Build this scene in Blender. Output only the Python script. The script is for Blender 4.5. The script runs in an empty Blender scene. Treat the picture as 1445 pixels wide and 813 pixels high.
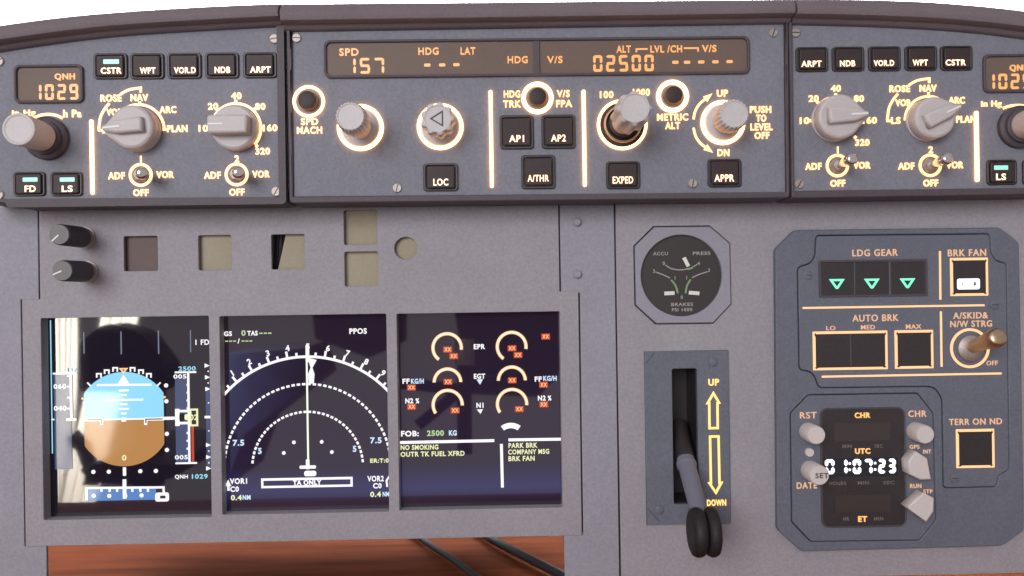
import bpy, bmesh, math
from mathutils import Vector, Matrix
C = bpy.context.scene
COL = C.collection

# ---------------------------------------------------------------- camera
S = 0.0004                     # metres per unit; the panel is measured in units of 0.4 mm
D = 1150.0                     # lens to instrument panel, in units
W0, H0 = 1445.0, 813.0
cam = bpy.data.cameras.new('camera')
cam.sensor_width = 36.0
cam.lens = 36.0 * D / W0
cam.clip_start = 0.01
cam.clip_end = 50.0
co = bpy.data.objects.new('camera', cam)
COL.objects.link(co)
ROLL, YAW = math.radians(0.86), math.radians(0.9)
RM = Matrix.Rotation(-YAW, 3, 'Z') @ Matrix.Rotation(math.pi/2, 3, 'X') @ Matrix.Rotation(-ROLL, 3, 'Z')
CAM = Vector((-D*S*math.tan(YAW), -D*S, 0.0))
co.matrix_world = Matrix.Translation(CAM) @ RM.to_4x4()
C.camera = co

# ---------------------------------------------------------------- world, lamps, exposure
w = bpy.data.worlds.new('World')
C.world = w
w.use_nodes = True
bg = w.node_tree.nodes['Background']
bg.inputs[0].default_value = (0.93, 0.87, 0.90, 1)
bg.inputs[1].default_value = 0.47
C.view_settings.view_transform = 'Standard'
C.view_settings.look = 'None'
C.view_settings.exposure = 0.0
C.view_settings.gamma = 1.0
C.cycles.use_denoising = True
C.cycles.max_bounces = 6
C.cycles.sample_clamp_indirect = 4.0

def area(name, loc, target, sx, sy, power, col):
    l = bpy.data.lights.new(name, 'AREA')
    l.shape = 'RECTANGLE'
    l.size, l.size_y = sx, sy
    l.energy = power
    l.color = col
    o = bpy.data.objects.new(name, l)
    COL.objects.link(o)
    o.location = loc
    o.rotation_euler = (Vector(target) - Vector(loc)).to_track_quat('-Z', 'Y').to_euler()
    return o
area('key_lamp', (-0.95, -2.45, 0.60), (0, 0, 0), 1.3, 1.1, 50, (1.0, 0.97, 0.99))
wl_ = area('wall_fill', (0, 0.25, 0.26), (0, 0.6, 0.42), 1.2, 0.2, 22, (1.0, 0.98, 0.98))  # added out of view to burn the wall above the hood white
wl_.data.spread = math.radians(110)
cl_ = area('curtain_fill', (-0.5, -1.05, 0.5), (-1.08, -1.55, -0.3), 0.25, 0.25, 72, (0.97, 1.0, 0.93))  # added out of view to brighten the mirrored curtains
cl_.data.spread = math.radians(55)

# ---------------------------------------------------------------- measuring helpers
def ray(px, py):
    return RM @ Vector(((px - W0/2)/D, (H0/2 - py)/D, -1.0))
def P(px, py, d=0.0):
    """where a pixel meets the upright plane d units in front of the panel -> (x, z) in metres"""
    r = ray(px, py)
    t = (-d*S - CAM.y)/r.y
    q = CAM + r*t
    return (q.x, q.z)
def K(d):
    return (D - d)/D*S
def mirror_point(px, py, dist, plane=0.010):
    """the place of a thing seen mirrored in the screens"""
    q = CAM + ray(px, py).normalized()*dist
    return Vector((q.x, 2*plane - q.y, q.z))

# ---------------------------------------------------------------- materials
MATS = {}
def mat(name, col, rough=0.6, metal=0.0, spec=0.5, grain=0.0, gscale=900.0, bump=0.0, bscale=1800.0, blotch=0.0, sss=0.0, ior=None, coat=0.0):
    if name in MATS: return MATS[name]
    m = bpy.data.materials.new(name)
    m.use_nodes = True
    nt = m.node_tree
    b = nt.nodes['Principled BSDF']
    b.inputs['Base Color'].default_value = (*col, 1)
    b.inputs['Roughness'].default_value = rough
    b.inputs['Metallic'].default_value = metal
    b.inputs['Specular IOR Level'].default_value = spec
    if coat:
        b.inputs['Coat Weight'].default_value = coat
        b.inputs['Coat Roughness'].default_value = 0.03
    if ior: b.inputs['IOR'].default_value = ior
    if sss:
        b.inputs['Subsurface Weight'].default_value = sss
        b.inputs['Subsurface Radius'].default_value = (0.004, 0.003, 0.002)
        b.inputs['Subsurface Scale'].default_value = 1.0
    tc = nt.nodes.new('ShaderNodeTexCoord')
    src = tc.outputs['Object']
    col_out = None
    def noise(scale, detail=2.0):
        n = nt.nodes.new('ShaderNodeTexNoise')
        n.inputs['Scale'].default_value = scale
        n.inputs['Detail'].default_value = detail
        nt.links.new(src, n.inputs['Vector'])
        return n
    def vary(prev, n, amt, c):
        ramp = nt.nodes.new('ShaderNodeMapRange')
        ramp.inputs['From Min'].default_value = 0.3
        ramp.inputs['From Max'].default_value = 0.7
        ramp.inputs['To Min'].default_value = 1 - amt
        ramp.inputs['To Max'].default_value = 1 + amt
        nt.links.new(n.outputs['Fac'], ramp.inputs['Value'])
        mx = nt.nodes.new('ShaderNodeMix')
        mx.data_type = 'RGBA'; mx.blend_type = 'MULTIPLY'
        mx.inputs[0].default_value = 1.0
        if prev is None: mx.inputs[6].default_value = (*c, 1)
        else: nt.links.new(prev, mx.inputs[6])
        nt.links.new(ramp.outputs['Result'], mx.inputs[7])
        return mx.outputs[2]
    if grain: col_out = vary(col_out, noise(gscale), grain, col)
    if blotch: col_out = vary(col_out, noise(28.0, 4.0), blotch, col)
    if col_out: nt.links.new(col_out, b.inputs['Base Color'])
    if bump:
        n = noise(bscale, 3.0)
        bp = nt.nodes.new('ShaderNodeBump')
        bp.inputs['Strength'].default_value = bump
        bp.inputs['Distance'].default_value = 0.0004
        nt.links.new(n.outputs['Fac'], bp.inputs['Height'])
        nt.links.new(bp.outputs['Normal'], b.inputs['Normal'])
    MATS[name] = m
    return m
def glow(name, col, strength, base=(0.02, 0.02, 0.02), rough=0.3):
    if name in MATS: return MATS[name]
    m = mat(name, base, rough)
    b = m.node_tree.nodes['Principled BSDF']
    b.inputs['Emission Color'].default_value = (*col, 1)
    b.inputs['Emission Strength'].default_value = strength
    return m

GREY = mat('grey_panel_paint', (0.298, 0.284, 0.312), 0.62, spec=0.3, grain=0.085, gscale=620, bump=0.35, blotch=0.045)
GREY2 = mat('cool_grey_paint', (0.285, 0.278, 0.322), 0.62, spec=0.3, grain=0.085, gscale=620, bump=0.35, blotch=0.035)
BLUE = mat('blue_grey_face', (0.178, 0.184, 0.218), 0.6, spec=0.3, grain=0.10, gscale=700, bump=0.2, blotch=0.05)
BLUE2 = mat('dark_blue_grey_face', (0.124, 0.136, 0.172), 0.55, spec=0.35, grain=0.10, gscale=700, bump=0.2, blotch=0.05)
PLATE = mat('gauge_surround_paint', (0.27, 0.265, 0.315), 0.5, spec=0.4, grain=0.06, bump=0.15)
HOOD = mat('hood_leatherette', (0.148, 0.121, 0.133), 0.7, spec=0.3, grain=0.12, gscale=1500, bump=0.6, bscale=1300, blotch=0.06)
TRAY = mat('dark_tray_paint', (0.075, 0.062, 0.072), 0.55, spec=0.35, grain=0.1, bump=0.25)
BLACK = mat('black_plastic', (0.030, 0.024, 0.026), 0.45, grain=0.15, bump=0.1)
DARKBTN = mat('button_cap_plastic', (0.042, 0.029, 0.029), 0.5, spec=0.25, grain=0.12, gscale=800, bump=0.08)
KNOB = mat('grey_knob_plastic', (0.50, 0.48, 0.48), 0.48, spec=0.4, grain=0.05, sss=0.3, blotch=0.05)
KNOBT = mat('translucent_knob_plastic', (0.49, 0.46, 0.458), 0.5, spec=0.4, grain=0.05, sss=0.5, blotch=0.05)
DIM = mat('dimmer_knob_rubber', (0.055, 0.047, 0.060), 0.6, grain=0.12)
DIMTOP = mat('dimmer_knob_top', (0.15, 0.145, 0.145), 0.6, grain=0.08)
WKNOB = mat('off_white_knob', (0.60, 0.555, 0.535), 0.45, spec=0.45, grain=0.04, sss=0.1)
METAL = mat('screw_steel', (0.40, 0.355, 0.325), 0.55, 0.75, grain=0.12)
CHROME = mat('bright_chrome', (0.72, 0.70, 0.68), 0.16, 1.0)
BRASS = mat('brass_bat', (0.58, 0.42, 0.27), 0.36, 1.0, grain=0.08)
WHITE = mat('white_paint_mark', (0.75, 0.73, 0.72), 0.5)
LCD = mat('window_lens', (0.150, 0.112, 0.094), 0.4, spec=0.12, grain=0.05)
LCDD = mat('clock_window_lens', (0.050, 0.040, 0.038), 0.2, spec=0.4)
SCREEN = mat('screen_glass', (0.014, 0.010, 0.020), 0.03, spec=0.5, ior=1.84)
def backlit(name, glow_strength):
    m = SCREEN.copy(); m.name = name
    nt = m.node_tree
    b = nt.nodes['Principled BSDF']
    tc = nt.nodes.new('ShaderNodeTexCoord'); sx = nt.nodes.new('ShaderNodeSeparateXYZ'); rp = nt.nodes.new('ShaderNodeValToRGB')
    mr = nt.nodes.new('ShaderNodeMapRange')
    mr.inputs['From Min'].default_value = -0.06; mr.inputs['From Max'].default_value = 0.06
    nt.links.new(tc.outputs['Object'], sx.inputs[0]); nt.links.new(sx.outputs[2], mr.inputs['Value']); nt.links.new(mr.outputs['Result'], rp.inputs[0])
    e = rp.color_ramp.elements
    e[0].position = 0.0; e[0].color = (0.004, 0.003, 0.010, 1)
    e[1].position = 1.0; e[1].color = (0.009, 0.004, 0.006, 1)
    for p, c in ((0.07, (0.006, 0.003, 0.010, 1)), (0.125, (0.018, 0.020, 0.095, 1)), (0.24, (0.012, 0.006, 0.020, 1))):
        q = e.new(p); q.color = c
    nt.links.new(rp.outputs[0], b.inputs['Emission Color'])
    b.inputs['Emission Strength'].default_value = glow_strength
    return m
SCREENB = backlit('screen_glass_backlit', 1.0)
TAN = mat('tan_board', (0.31, 0.272, 0.195), 0.7, grain=0.05, blotch=0.10)
BROWN = mat('brown_board', (0.108, 0.068, 0.066), 0.6, grain=0.05, blotch=0.08)
DIAL = mat('dial_face', (0.030, 0.024, 0.024), 0.5)
DIMTEXT = mat('dim_print', (0.36, 0.33, 0.33), 0.6)
GREENPRINT = mat('green_print', (0.20, 0.32, 0.16), 0.6)
STEM = mat('lever_stem_paint', (0.175, 0.175, 0.225), 0.38, spec=0.5)
TYRE = mat('lever_wheel_rubber', (0.020, 0.016, 0.017), 0.6, spec=0.3, grain=0.2)
CABLE = mat('cable_rubber', (0.018, 0.018, 0.024), 0.5)
AMB = glow('amber_lit_legend', (1.0, 0.46, 0.19), 3.1)
AMBR = glow('amber_lit_ring', (1.0, 0.47, 0.17), 6.4)
AMBD = glow('amber_dim_legend', (1.0, 0.56, 0.32), 0.88)
AMBL = glow('amber_lit_frame', (1.0, 0.55, 0.27), 1.35)
AMBA = glow('amber_arrow', (1.0, 0.55, 0.16), 1.9)
AMBS = glow('amber_segment', (1.0, 0.45, 0.15), 1.15)
BTNL = glow('button_lit_legend', (1.0, 0.62, 0.40), 2.6)
TEAL = glow('green_indicator', (0.40, 1.0, 0.78), 1.05)
GRN = glow('green_triangle_lamp', (0.22, 1.0, 0.62), 1.3)
BLW = glow('blue_white_lamp', (0.80, 0.84, 1.0), 1.6)
CLK = glow('clock_segment', (0.90, 0.90, 1.0), 1.9)
SW = glow('screen_white', (1.0, 0.98, 1.0), 1.08, (0.02,)*3, 0.05)
SCY = glow('screen_cyan', (0.35, 0.80, 1.0), 0.95, (0.02,)*3, 0.05)
SGN = glow('screen_green', (0.62, 0.90, 0.42), 0.75, (0.02,)*3, 0.05)
SYL = glow('screen_yellow', (0.95, 0.98, 0.52), 0.95, (0.02,)*3, 0.05)
SAM = glow('screen_amber', (1.0, 0.55, 0.24), 1.25, (0.02,)*3, 0.05)
SRED = glow('screen_red', (0.75, 0.085, 0.035), 0.75, (0.02,)*3, 0.05)
SKY = glow('screen_sky', (0.30, 0.72, 1.0), 1.0, (0.02,)*3, 0.05)
GND = glow('screen_ground', (0.52, 0.245, 0.075), 0.95, (0.02,)*3, 0.05)
TAPE = glow('screen_tape', (0.075, 0.10, 0.21), 0.8, (0.02,)*3, 0.05)
TAPEB = glow('screen_tape_blue', (0.10, 0.25, 0.62), 0.9, (0.02,)*3, 0.05)
SBLK = mat('screen_black', (0.012, 0.011, 0.014), 0.05)

# ---------------------------------------------------------------- object helpers
POS = {}
def tag(o, label=None, cat=None, group=None, kind=None):
    if label: o['label'] = label
    if cat: o['category'] = cat
    if group: o['group'] = group
    if kind: o['kind'] = kind
    return o
def empty(name, loc, label, cat, group=None):
    o = bpy.data.objects.new(name, None)
    COL.objects.link(o)
    o.location = loc
    o.empty_display_size = 0.01
    POS[o.name] = Vector(loc)
    return tag(o, label, cat, group)
def anchor(px, py, d):
    x, z = P(px, py, d)
    return (x, -d*S, z)
def mesh_from(bm, name):
    me = bpy.data.meshes.new(name)
    bm.to_mesh(me)
    bm.free()
    return me
def link(name, me, material, parent=None, smooth=False, label=None):
    """me holds world coordinates; the origin moves to the middle of its box"""
    n = len(me.vertices)
    if n == 0: raise RuntimeError('empty mesh ' + name)
    xs = [v.co for v in me.vertices]
    lo = Vector((min(v.x for v in xs), min(v.y for v in xs), min(v.z for v in xs)))
    hi = Vector((max(v.x for v in xs), max(v.y for v in xs), max(v.z for v in xs)))
    c = (lo + hi)/2
    me.transform(Matrix.Translation(-c))
    o = bpy.data.objects.new(name, me)
    COL.objects.link(o)
    if not me.materials: me.materials.append(material)
    if smooth is True:
        for p in me.polygons: p.use_smooth = True
    elif smooth:
        me.shade_smooth() if hasattr(me, 'shade_smooth') else None
        me.set_sharp_from_angle(angle=math.radians(smooth))
    POS[o.name] = c
    if parent is not None:
        o.parent = parent
        o.location = c - POS[parent.name]
    else:
        o.location = c
    if label: o['label'] = label
    return o
RX90 = Matrix.Rotation(math.pi/2, 4, 'X')
def solid(loops, d0, d1, bevel=0.0):
    """flat outlines (world x, z) with holes, filled between depth d0 and d1 (units in front of the panel)"""
    cu = bpy.data.curves.new('t', 'CURVE')
    cu.dimensions = '2D'
    cu.fill_mode = 'BOTH'
    h = (d1 - d0)/2*S
    b = min(bevel*S, h*0.9)
    cu.extrude = h - b
    if b > 0:
        cu.bevel_depth = b
        cu.bevel_resolution = 1
        cu.offset = -b
    def ar(q): return sum(q[i - 1][0]*q[i][1] - q[i][0]*q[i - 1][1] for i in range(len(q)))
    big = max(range(len(loops)), key=lambda i: abs(ar(loops[i])))
    for li, lp in enumerate(loops):
        lp = list(lp)
        if (ar(lp) > 0) != (li == big): lp.reverse()
        sp = cu.splines.new('POLY')
        sp.points.add(len(lp) - 1)
        for p, q in zip(sp.points, lp): p.co = (q[0], q[1], 0, 1)
        sp.use_cyclic_u = True
    ob = bpy.data.objects.new('t', cu)
    me = bpy.data.meshes.new_from_object(ob)
    bpy.data.objects.remove(ob)
    bpy.data.curves.remove(cu)
    me.materials.clear()
    me.transform(Matrix.Translation((0, -(d0 + d1)/2*S, 0)) @ RX90)
    return me
def merge(meshes):
    bm = bmesh.new()
    for m in meshes:
        bm.from_mesh(m)
        bpy.data.meshes.remove(m)
    me = mesh_from(bm, 'm')
    return me
def px_poly(pts, d): return [P(x, y, d) for x, y in pts]
def rrect(cx, cz, w, h, r, seg=5):
    pts = []
    r = min(r, w/2*0.99, h/2*0.99)
    for sx, sz, a0 in ((1, 1, 0), (-1, 1, 90), (-1, -1, 180), (1, -1, 270)):
        ox, oz = cx + sx*(w/2 - r), cz + sz*(h/2 - r)
        if r <= 0: pts.append((ox, oz)); continue
        for i in range(seg + 1):
            a = math.radians(a0 + 90*i/seg)
            pts.append((ox + r*math.cos(a), oz + r*math.sin(a)))
    return pts
def prect(cx, cy, w, h, d, r=0.0):
    x, z = P(cx, cy, d)
    k = K(d)
    return rrect(x, z, w*k, h*k, r*k)
def crect(corners, d, r=0.0, grow=0.0):
    """upright rectangle through four measured corners TL TR BR BL"""
    q = px_poly(corners, d)
    x0, x1 = (q[0][0] + q[3][0])/2, (q[1][0] + q[2][0])/2
    z1, z0 = (q[0][1] + q[1][1])/2, (q[2][1] + q[3][1])/2
    g = grow*S
    return rrect((x0 + x1)/2, (z0 + z1)/2, x1 - x0 + 2*g, z1 - z0 + 2*g, r*K(d))
def circ(px, py, r, d, n=48):
    x, z = P(px, py, d)
    k = K(d)*r
    return [(x + k*math.cos(2*math.pi*i/n), z + k*math.sin(2*math.pi*i/n)) for i in range(n)]
def arc_band(px, py, r, th, a0, a1, d, n=40):
    x, z = P(px, py, d)
    k = K(d)
    out = []
    for rr, rev in ((r + th/2, False), (r - th/2, True)):
        row = []
        for i in range(n + 1):
            a = math.radians(a0 + (a1 - a0)*i/n)
            row.append((x + k*rr*math.cos(a), z + k*rr*math.sin(a)))
        out += row[::-1] if rev else row
    return out
def strip(pts, wd, d, closed=False):
    """band of width wd px following pixel points"""
    q = [Vector(P(x, y, d)) for x, y in pts]
    h = wd*K(d)/2
    n = len(q)
    L, R = [], []
    for i in range(n):
        a = q[i - 1] if (i > 0 or closed) else None
        b = q[(i + 1) % n] if (i < n - 1 or closed) else None
        t1 = (q[i] - a).normalized() if a is not None else None
        t2 = (b - q[i]).normalized() if b is not None else None
        if t1 is None: t1 = t2
        if t2 is None: t2 = t1
        t = (t1 + t2)
        t = t.normalized() if t.length > 1e-9 else t1
        nrm = Vector((-t.y, t.x))
        c = max(0.35, nrm.dot(Vector((-t1.y, t1.x))))
        L.append(tuple(q[i] + nrm*h/c)); R.append(tuple(q[i] - nrm*h/c))
    if closed: return [L, R]
    return [L + R[::-1]]
def smooth_pts(pts, n=8):
    """Catmull-Rom through pixel points"""
    out = []
    for i in range(len(pts) - 1):
        p0 = pts[max(i - 1, 0)]; p1 = pts[i]; p2 = pts[i + 1]; p3 = pts[min(i + 2, len(pts) - 1)]
        for j in range(n):
            t = j/n
            out.append(tuple(0.5*((2*p1[k]) + (-p0[k] + p2[k])*t + (2*p0[k] - 5*p1[k] + 4*p2[k] - p3[k])*t*t + (-p0[k] + 3*p1[k] - 3*p2[k] + p3[k])*t**3) for k in (0, 1)))
    out.append(pts[-1])
    return out
def text_mesh(s, cx, cy, h, d, w=None, th=1.5, bold=0.021, rot=0.0, align='c'):
    cu = bpy.data.curves.new('t', 'FONT')
    cu.body = s
    cu.size = 1.0
    cu.offset = bold
    cu.space_character = 1.12
    cu.resolution_u = 3
    cu.extrude = 0.05
    ob = bpy.data.objects.new('t', cu)
    me = bpy.data.meshes.new_from_object(ob)
    bpy.data.objects.remove(ob)
    bpy.data.curves.remove(cu)
    me.materials.clear()
    xs = [v.co.x for v in me.vertices]; ys = [v.co.y for v in me.vertices]
    x0, x1, y0, y1 = min(xs), max(xs), min(ys), max(ys)
    k = K(d)
    sy = h*k/(y1 - y0)
    sx = sy if w is None else w*k/(x1 - x0)
    X, Z = P(cx, cy, d)
    ax = (x0 + x1)/2 if align == 'c' else x0
    M = (Matrix.Translation((X, -(d + th/2)*S, Z)) @ RX90 @ Matrix.Rotation(math.radians(rot), 4, 'Z')
         @ Matrix.Diagonal((sx, sy, th*S/0.1, 1)) @ Matrix.Translation((-ax, -(y0 + y1)/2, 0)))
    me.transform(M)
    return me
def text(s, cx, cy, h, d, material, parent, name='legend', **kw):
    return link(name, text_mesh(s, cx, cy, h, d, **kw), material, parent)
def lathe(px, py, prof, d_ref, n=40, mod=None, cap=True, smooth=40, tilt=None):
    """prof: (radius px at d_ref, depth); mod(i_row, angle) -> radius factor; axis straight out of the panel"""
    x, z = P(px, py, d_ref)
    k = K(d_ref)
    bm = bmesh.new()
    rows = []
    for ri, (r, d) in enumerate(prof):
        row = []
        for i in range(n):
            a = 2*math.pi*i/n
            f = mod(ri, a) if mod else 1.0
            tx, tz = (tilt[0]*(d - d_ref)*S, tilt[1]*(d - d_ref)*S) if tilt else (0, 0)
            row.append(bm.verts.new((x + tx + r*k*f*math.cos(a), -d*S, z + tz + r*k*f*math.sin(a))))
        rows.append(row)
    for a, b in zip(rows[:-1], rows[1:]):
        for i in range(n):
            j = (i + 1) % n
            bm.faces.new((a[i], a[j], b[j], b[i]))
    if cap:
        bm.faces.new(rows[-1])
        bm.faces.new(rows[0][::-1])
    bmesh.ops.recalc_face_normals(bm, faces=bm.faces)
    return mesh_from(bm, 'lathe')
def tube(pts, radii, n=16):
    """pts in metres"""
    bm = bmesh.new()
    rows = []
    pts = [Vector(p) for p in pts]
    up = Vector((0, 0, 1))
    for i, p in enumerate(pts):
        t = (pts[min(i + 1, len(pts) - 1)] - pts[max(i - 1, 0)]).normalized()
        u = t.cross(up)
        if u.length < 0.1: u = t.cross(Vector((1, 0, 0)))
        u.normalize(); v = t.cross(u)
        rows.append([bm.verts.new(p + (u*math.cos(2*math.pi*j/n) + v*math.sin(2*math.pi*j/n))*radii[i]) for j in range(n)])
    for a, b in zip(rows[:-1], rows[1:]):
        for i in range(n):
            j = (i + 1) % n
            bm.faces.new((a[i], a[j], b[j], b[i]))
    bm.faces.new(rows[-1]); bm.faces.new(rows[0][::-1])
    bmesh.ops.recalc_face_normals(bm, faces=bm.faces)
    return mesh_from(bm, 'tube')
def box(x0, x1, y0, y1, z0, z1):
    bm = bmesh.new()
    v = [bm.verts.new((x, y, z)) for x in (x0, x1) for y in (y0, y1) for z in (z0, z1)]
    for f in ((0, 1, 3, 2), (4, 6, 7, 5), (0, 4, 5, 1), (2, 3, 7, 6), (0, 2, 6, 4), (1, 5, 7, 3)):
        bm.faces.new([v[i] for i in f])
    bmesh.ops.recalc_face_normals(bm, faces=bm.faces)
    return mesh_from(bm, 'box')
SEG = {'0': 'abcdef', '1': 'bc', '2': 'abged', '3': 'abgcd', '4': 'fgbc', '5': 'afgcd', '6': 'afgedc', '7': 'abc', '8': 'abcdefg', '9': 'abfgcd', '-': 'g'}
def digits(s, x0, x1, yt, yb, d, cells, th=0.16):
    """seven-segment figures as one mesh; cells: number of digit cells the width is split into"""
    X0, Zt = P(x0, (yt + yb)/2, d); X1, _ = P(x1, (yt + yb)/2, d)
    xm, zm = P((x0 + x1)/2, (yt + yb)/2, d)
    H = (yb - yt)*K(d)
    cw = (X1 - X0)/cells
    out = []
    for i, ch in enumerate(s):
        if ch == ' ': continue
        cx = X0 + cw*(i + 0.5)
        w = cw*0.72
        t = H*th
        g = t*0.13
        l, r, T, B = cx - w/2, cx + w/2, zm + H/2, zm - H/2
        for q in SEG[ch]:
            if q in 'agd':
                z = {'a': T - t/2, 'g': zm, 'd': B + t/2}[q]
                out.append([(l + g, z), (l + g + t/2, z + t/2), (r - g - t/2, z + t/2), (r - g, z), (r - g - t/2, z - t/2), (l + g + t/2, z - t/2)])
            else:
                x = l + t/2 if q in 'ef' else r - t/2
                za, zb = (T - g, zm + g) if q in 'bf' else (zm - g, B + g)
                out.append([(x, za), (x + t/2, za - t/2), (x + t/2, zb + t/2), (x, zb), (x - t/2, zb + t/2), (x - t/2, za - t/2)])
    return merge([solid([o], d, d + 0.6) for o in out])
def inset(poly, t):
    """shrink a counter-clockwise or clockwise outline by t metres"""
    n = len(poly)
    area2 = sum(poly[i][0]*poly[(i + 1) % n][1] - poly[(i + 1) % n][0]*poly[i][1] for i in range(n))
    sg = 1 if area2 > 0 else -1
    out = []
    for i in range(n):
        a, b, c = Vector(poly[i - 1]), Vector(poly[i]), Vector(poly[(i + 1) % n])
        t1, t2 = (b - a).normalized(), (c - b).normalized()
        n1, n2 = Vector((-t1.y, t1.x))*sg, Vector((-t2.y, t2.x))*sg
        m = n1 + n2
        m = m.normalized() if m.length > 1e-6 else n1
        out.append(tuple(b + m*t/max(0.4, m.dot(n1))))
    return out
def roundpoly(pts, r, seg=4):
    """round the corners of a pixel polygon"""
    out = []
    n = len(pts)
    for i in range(n):
        a, b, c = Vector(pts[i - 1]), Vector(pts[i]), Vector(pts[(i + 1) % n])
        ra = min(r, (a - b).length*0.45, (c - b).length*0.45)
        p, q = b + (a - b).normalized()*ra, b + (c - b).normalized()*ra
        for j in range(seg + 1):
            t = j/seg
            out.append(tuple(p*(1 - t)**2 + b*2*t*(1 - t) + q*t*t))
    return out

# ---------------------------------------------------------------- setting: desk and wall
ZD = -0.196
WOOD = mat('reddish_wood', (0.30, 0.085, 0.024), 0.7, spec=0.05)
nt = WOOD.node_tree
wv = nt.nodes.new('ShaderNodeTexNoise'); wv.inputs['Scale'].default_value = 9; wv.inputs['Detail'].default_value = 6
mp = nt.nodes.new('ShaderNodeMapping'); mp.inputs['Scale'].default_value = (1, 9, 1)
tc = nt.nodes.new('ShaderNodeTexCoord')
cr = nt.nodes.new('ShaderNodeValToRGB')
cr.color_ramp.elements[0].position = 0.3; cr.color_ramp.elements[0].color = (0.15, 0.038, 0.015, 1)
cr.color_ramp.elements[1].position = 0.7; cr.color_ramp.elements[1].color = (0.28, 0.080, 0.031, 1)
nt.links.new(tc.outputs['Object'], mp.inputs['Vector']); nt.links.new(mp.outputs['Vector'], wv.inputs['Vector'])
nt.links.new(wv.outputs['Fac'], cr.inputs['Fac']); nt.links.new(cr.outputs['Color'], nt.nodes['Principled BSDF'].inputs['Base Color'])
o = link('desk', box(-0.95, 0.95, -0.30, 0.52, ZD - 0.025, ZD), WOOD)
tag(o, 'reddish brown wooden desk showing under the grey instrument panel', 'desk')
WALL = mat('white_wall_paint', (0.82, 0.80, 0.80), 0.8, grain=0.02, gscale=200)
o = link('wall', box(-2.2, 2.2, 0.60, 0.65, -0.9, 1.6), WALL)
tag(o, kind='structure')

# ---------------------------------------------------------------- shared control builders
def screw(px, py, d, r, parent, slot=30.0, material=METAL, dark=True):
    o = link('screw', lathe(px, py, [(r, d - 0.5), (r, d + 1.6), (r*0.86, d + 2.4)], d, 20), material, parent, 40)
    a = math.radians(slot)
    x, z = P(px, py, d)
    k = K(d)*r*0.82
    c, s = math.cos(a), math.sin(a)
    t = 0.13
    q = [(x + k*(c*u - s*v), z + k*(s*u + c*v)) for u, v in ((-1, -t), (1, -t), (1, t), (-1, t))]
    link('screw_slot', solid([q], d + 2.2, d + 2.6), BLACK, o)
    return o
def push_button(px, py, w, h, d, parent, s, tw=None, tdy=0.20, th=0.20, lamp=None, label=None, legend_mat=BTNL):
    """square key in its dark housing, lit wording, perhaps a green bar"""
    o = link('push_button', solid([prect(px, py, w*0.80, h*0.80, d, 2.5)], d, d + 5, 1.2), DARKBTN, parent, label=label)
    link('button_housing', solid([prect(px, py, w, h, d, 5), prect(px, py, w*0.84, h*0.84, d, 3)], d - 1, d + 3.2, 1.0), BLACK, o)
    if s:
        link('button_legend', text_mesh(s, px, py + h*tdy, h*th, d + 5.2, w=tw, th=0.5, bold=0.02), legend_mat, o)
    if lamp:
        link('button_lamp', solid([prect(px, py - h*0.19, w*0.46, h*0.17, d + 5, 0.8)], d + 5, d + 5.7), lamp, o)
    return o
def light_ring(px, py, ro, ri, d, parent, material=AMBR, th=2.6):
    return link('light_ring', solid([circ(px, py, ro, d, 64), circ(px, py, ri, d, 64)], d - 0.4, d + th, 0.3), material, parent)
def teardrop(px, py, r, L, ang, d, n=40):
    """round outline drawn out to a blunt point; px sizes at depth d"""
    x, z = P(px, py, d)
    k = K(d)
    a = math.radians(ang)
    half = math.acos(r/L)*0.98
    out = []
    for i in range(n + 1):
        t = a + half + (2*math.pi - 2*half)*i/n
        out.append((x + k*r*math.cos(t), z + k*r*math.sin(t)))
    for s in (-0.13, 0.13):
        out.append((x + k*L*math.cos(a + s), z + k*L*math.sin(a + s)))
    return out
def selector(px, py, r, L, ang, d, hgt, parent, label):
    """pointer-shaped translucent selector knob"""
    x0 = solid([teardrop(px, py, r, L, ang, d)], d + 4, d + hgt*0.72, 4)
    o = link('selector_knob', x0, KNOBT, parent, 45, label=label)
    link('knob_skirt', lathe(px, py, [(r*1.02, d), (r*1.02, d + 5), (r*0.9, d + 7)], d), KNOBT, o, 40)
    x, z = P(px, py, d)
    k = K(d)
    a = math.radians(ang)
    c, s = math.cos(a), math.sin(a)
    def loc(u, v): return (x + k*(c*u - s*v), z + k*(s*u + c*v))
    link('knob_grip', solid([[loc(-r*0.62, -r*0.34), loc(r*0.55, -r*0.30), loc(L*0.93, -r*0.10), loc(L*0.93, r*0.10), loc(r*0.55, r*0.30), loc(-r*0.62, r*0.34)]], d + hgt*0.55, d + hgt, 3), KNOBT, o)
    link('pointer_line', solid([[loc(r*0.35, -1.2), loc(L*0.88, -1.2), loc(L*0.88, 1.2), loc(r*0.35, 1.2)]], d + hgt, d + hgt + 0.5), WHITE, o)
    return o
def bar_knob(px, py, r, d, hgt, ang, parent, label):
    """round knob with a raised bar grip"""
    o = link('selector_knob', lathe(px, py, [(r, d), (r, d + hgt*0.38), (r*0.9, d + hgt*0.46)], d), KNOBT, parent, 40, label=label)
    x, z = P(px, py, d)
    k = K(d)
    a = math.radians(ang)
    c, s = math.cos(a), math.sin(a)
    def loc(u, v): return (x + k*(c*u - s*v), z + k*(s*u + c*v))
    link('knob_grip', solid([[loc(-r*0.8, -r*0.40), loc(r*0.84, -r*0.40), loc(r*0.93, -r*0.3), loc(r*0.93, r*0.3), loc(r*0.84, r*0.40), loc(-r*0.8, r*0.40)]], d + hgt*0.4, d + hgt, 3), KNOBT, o)
    link('pointer_line', solid([[loc(r*0.25, -1.1), loc(r*0.88, -1.1), loc(r*0.88, 1.1), loc(r*0.25, 1.1)]], d + hgt, d + hgt + 0.5), WHITE, o)
    return o
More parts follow.
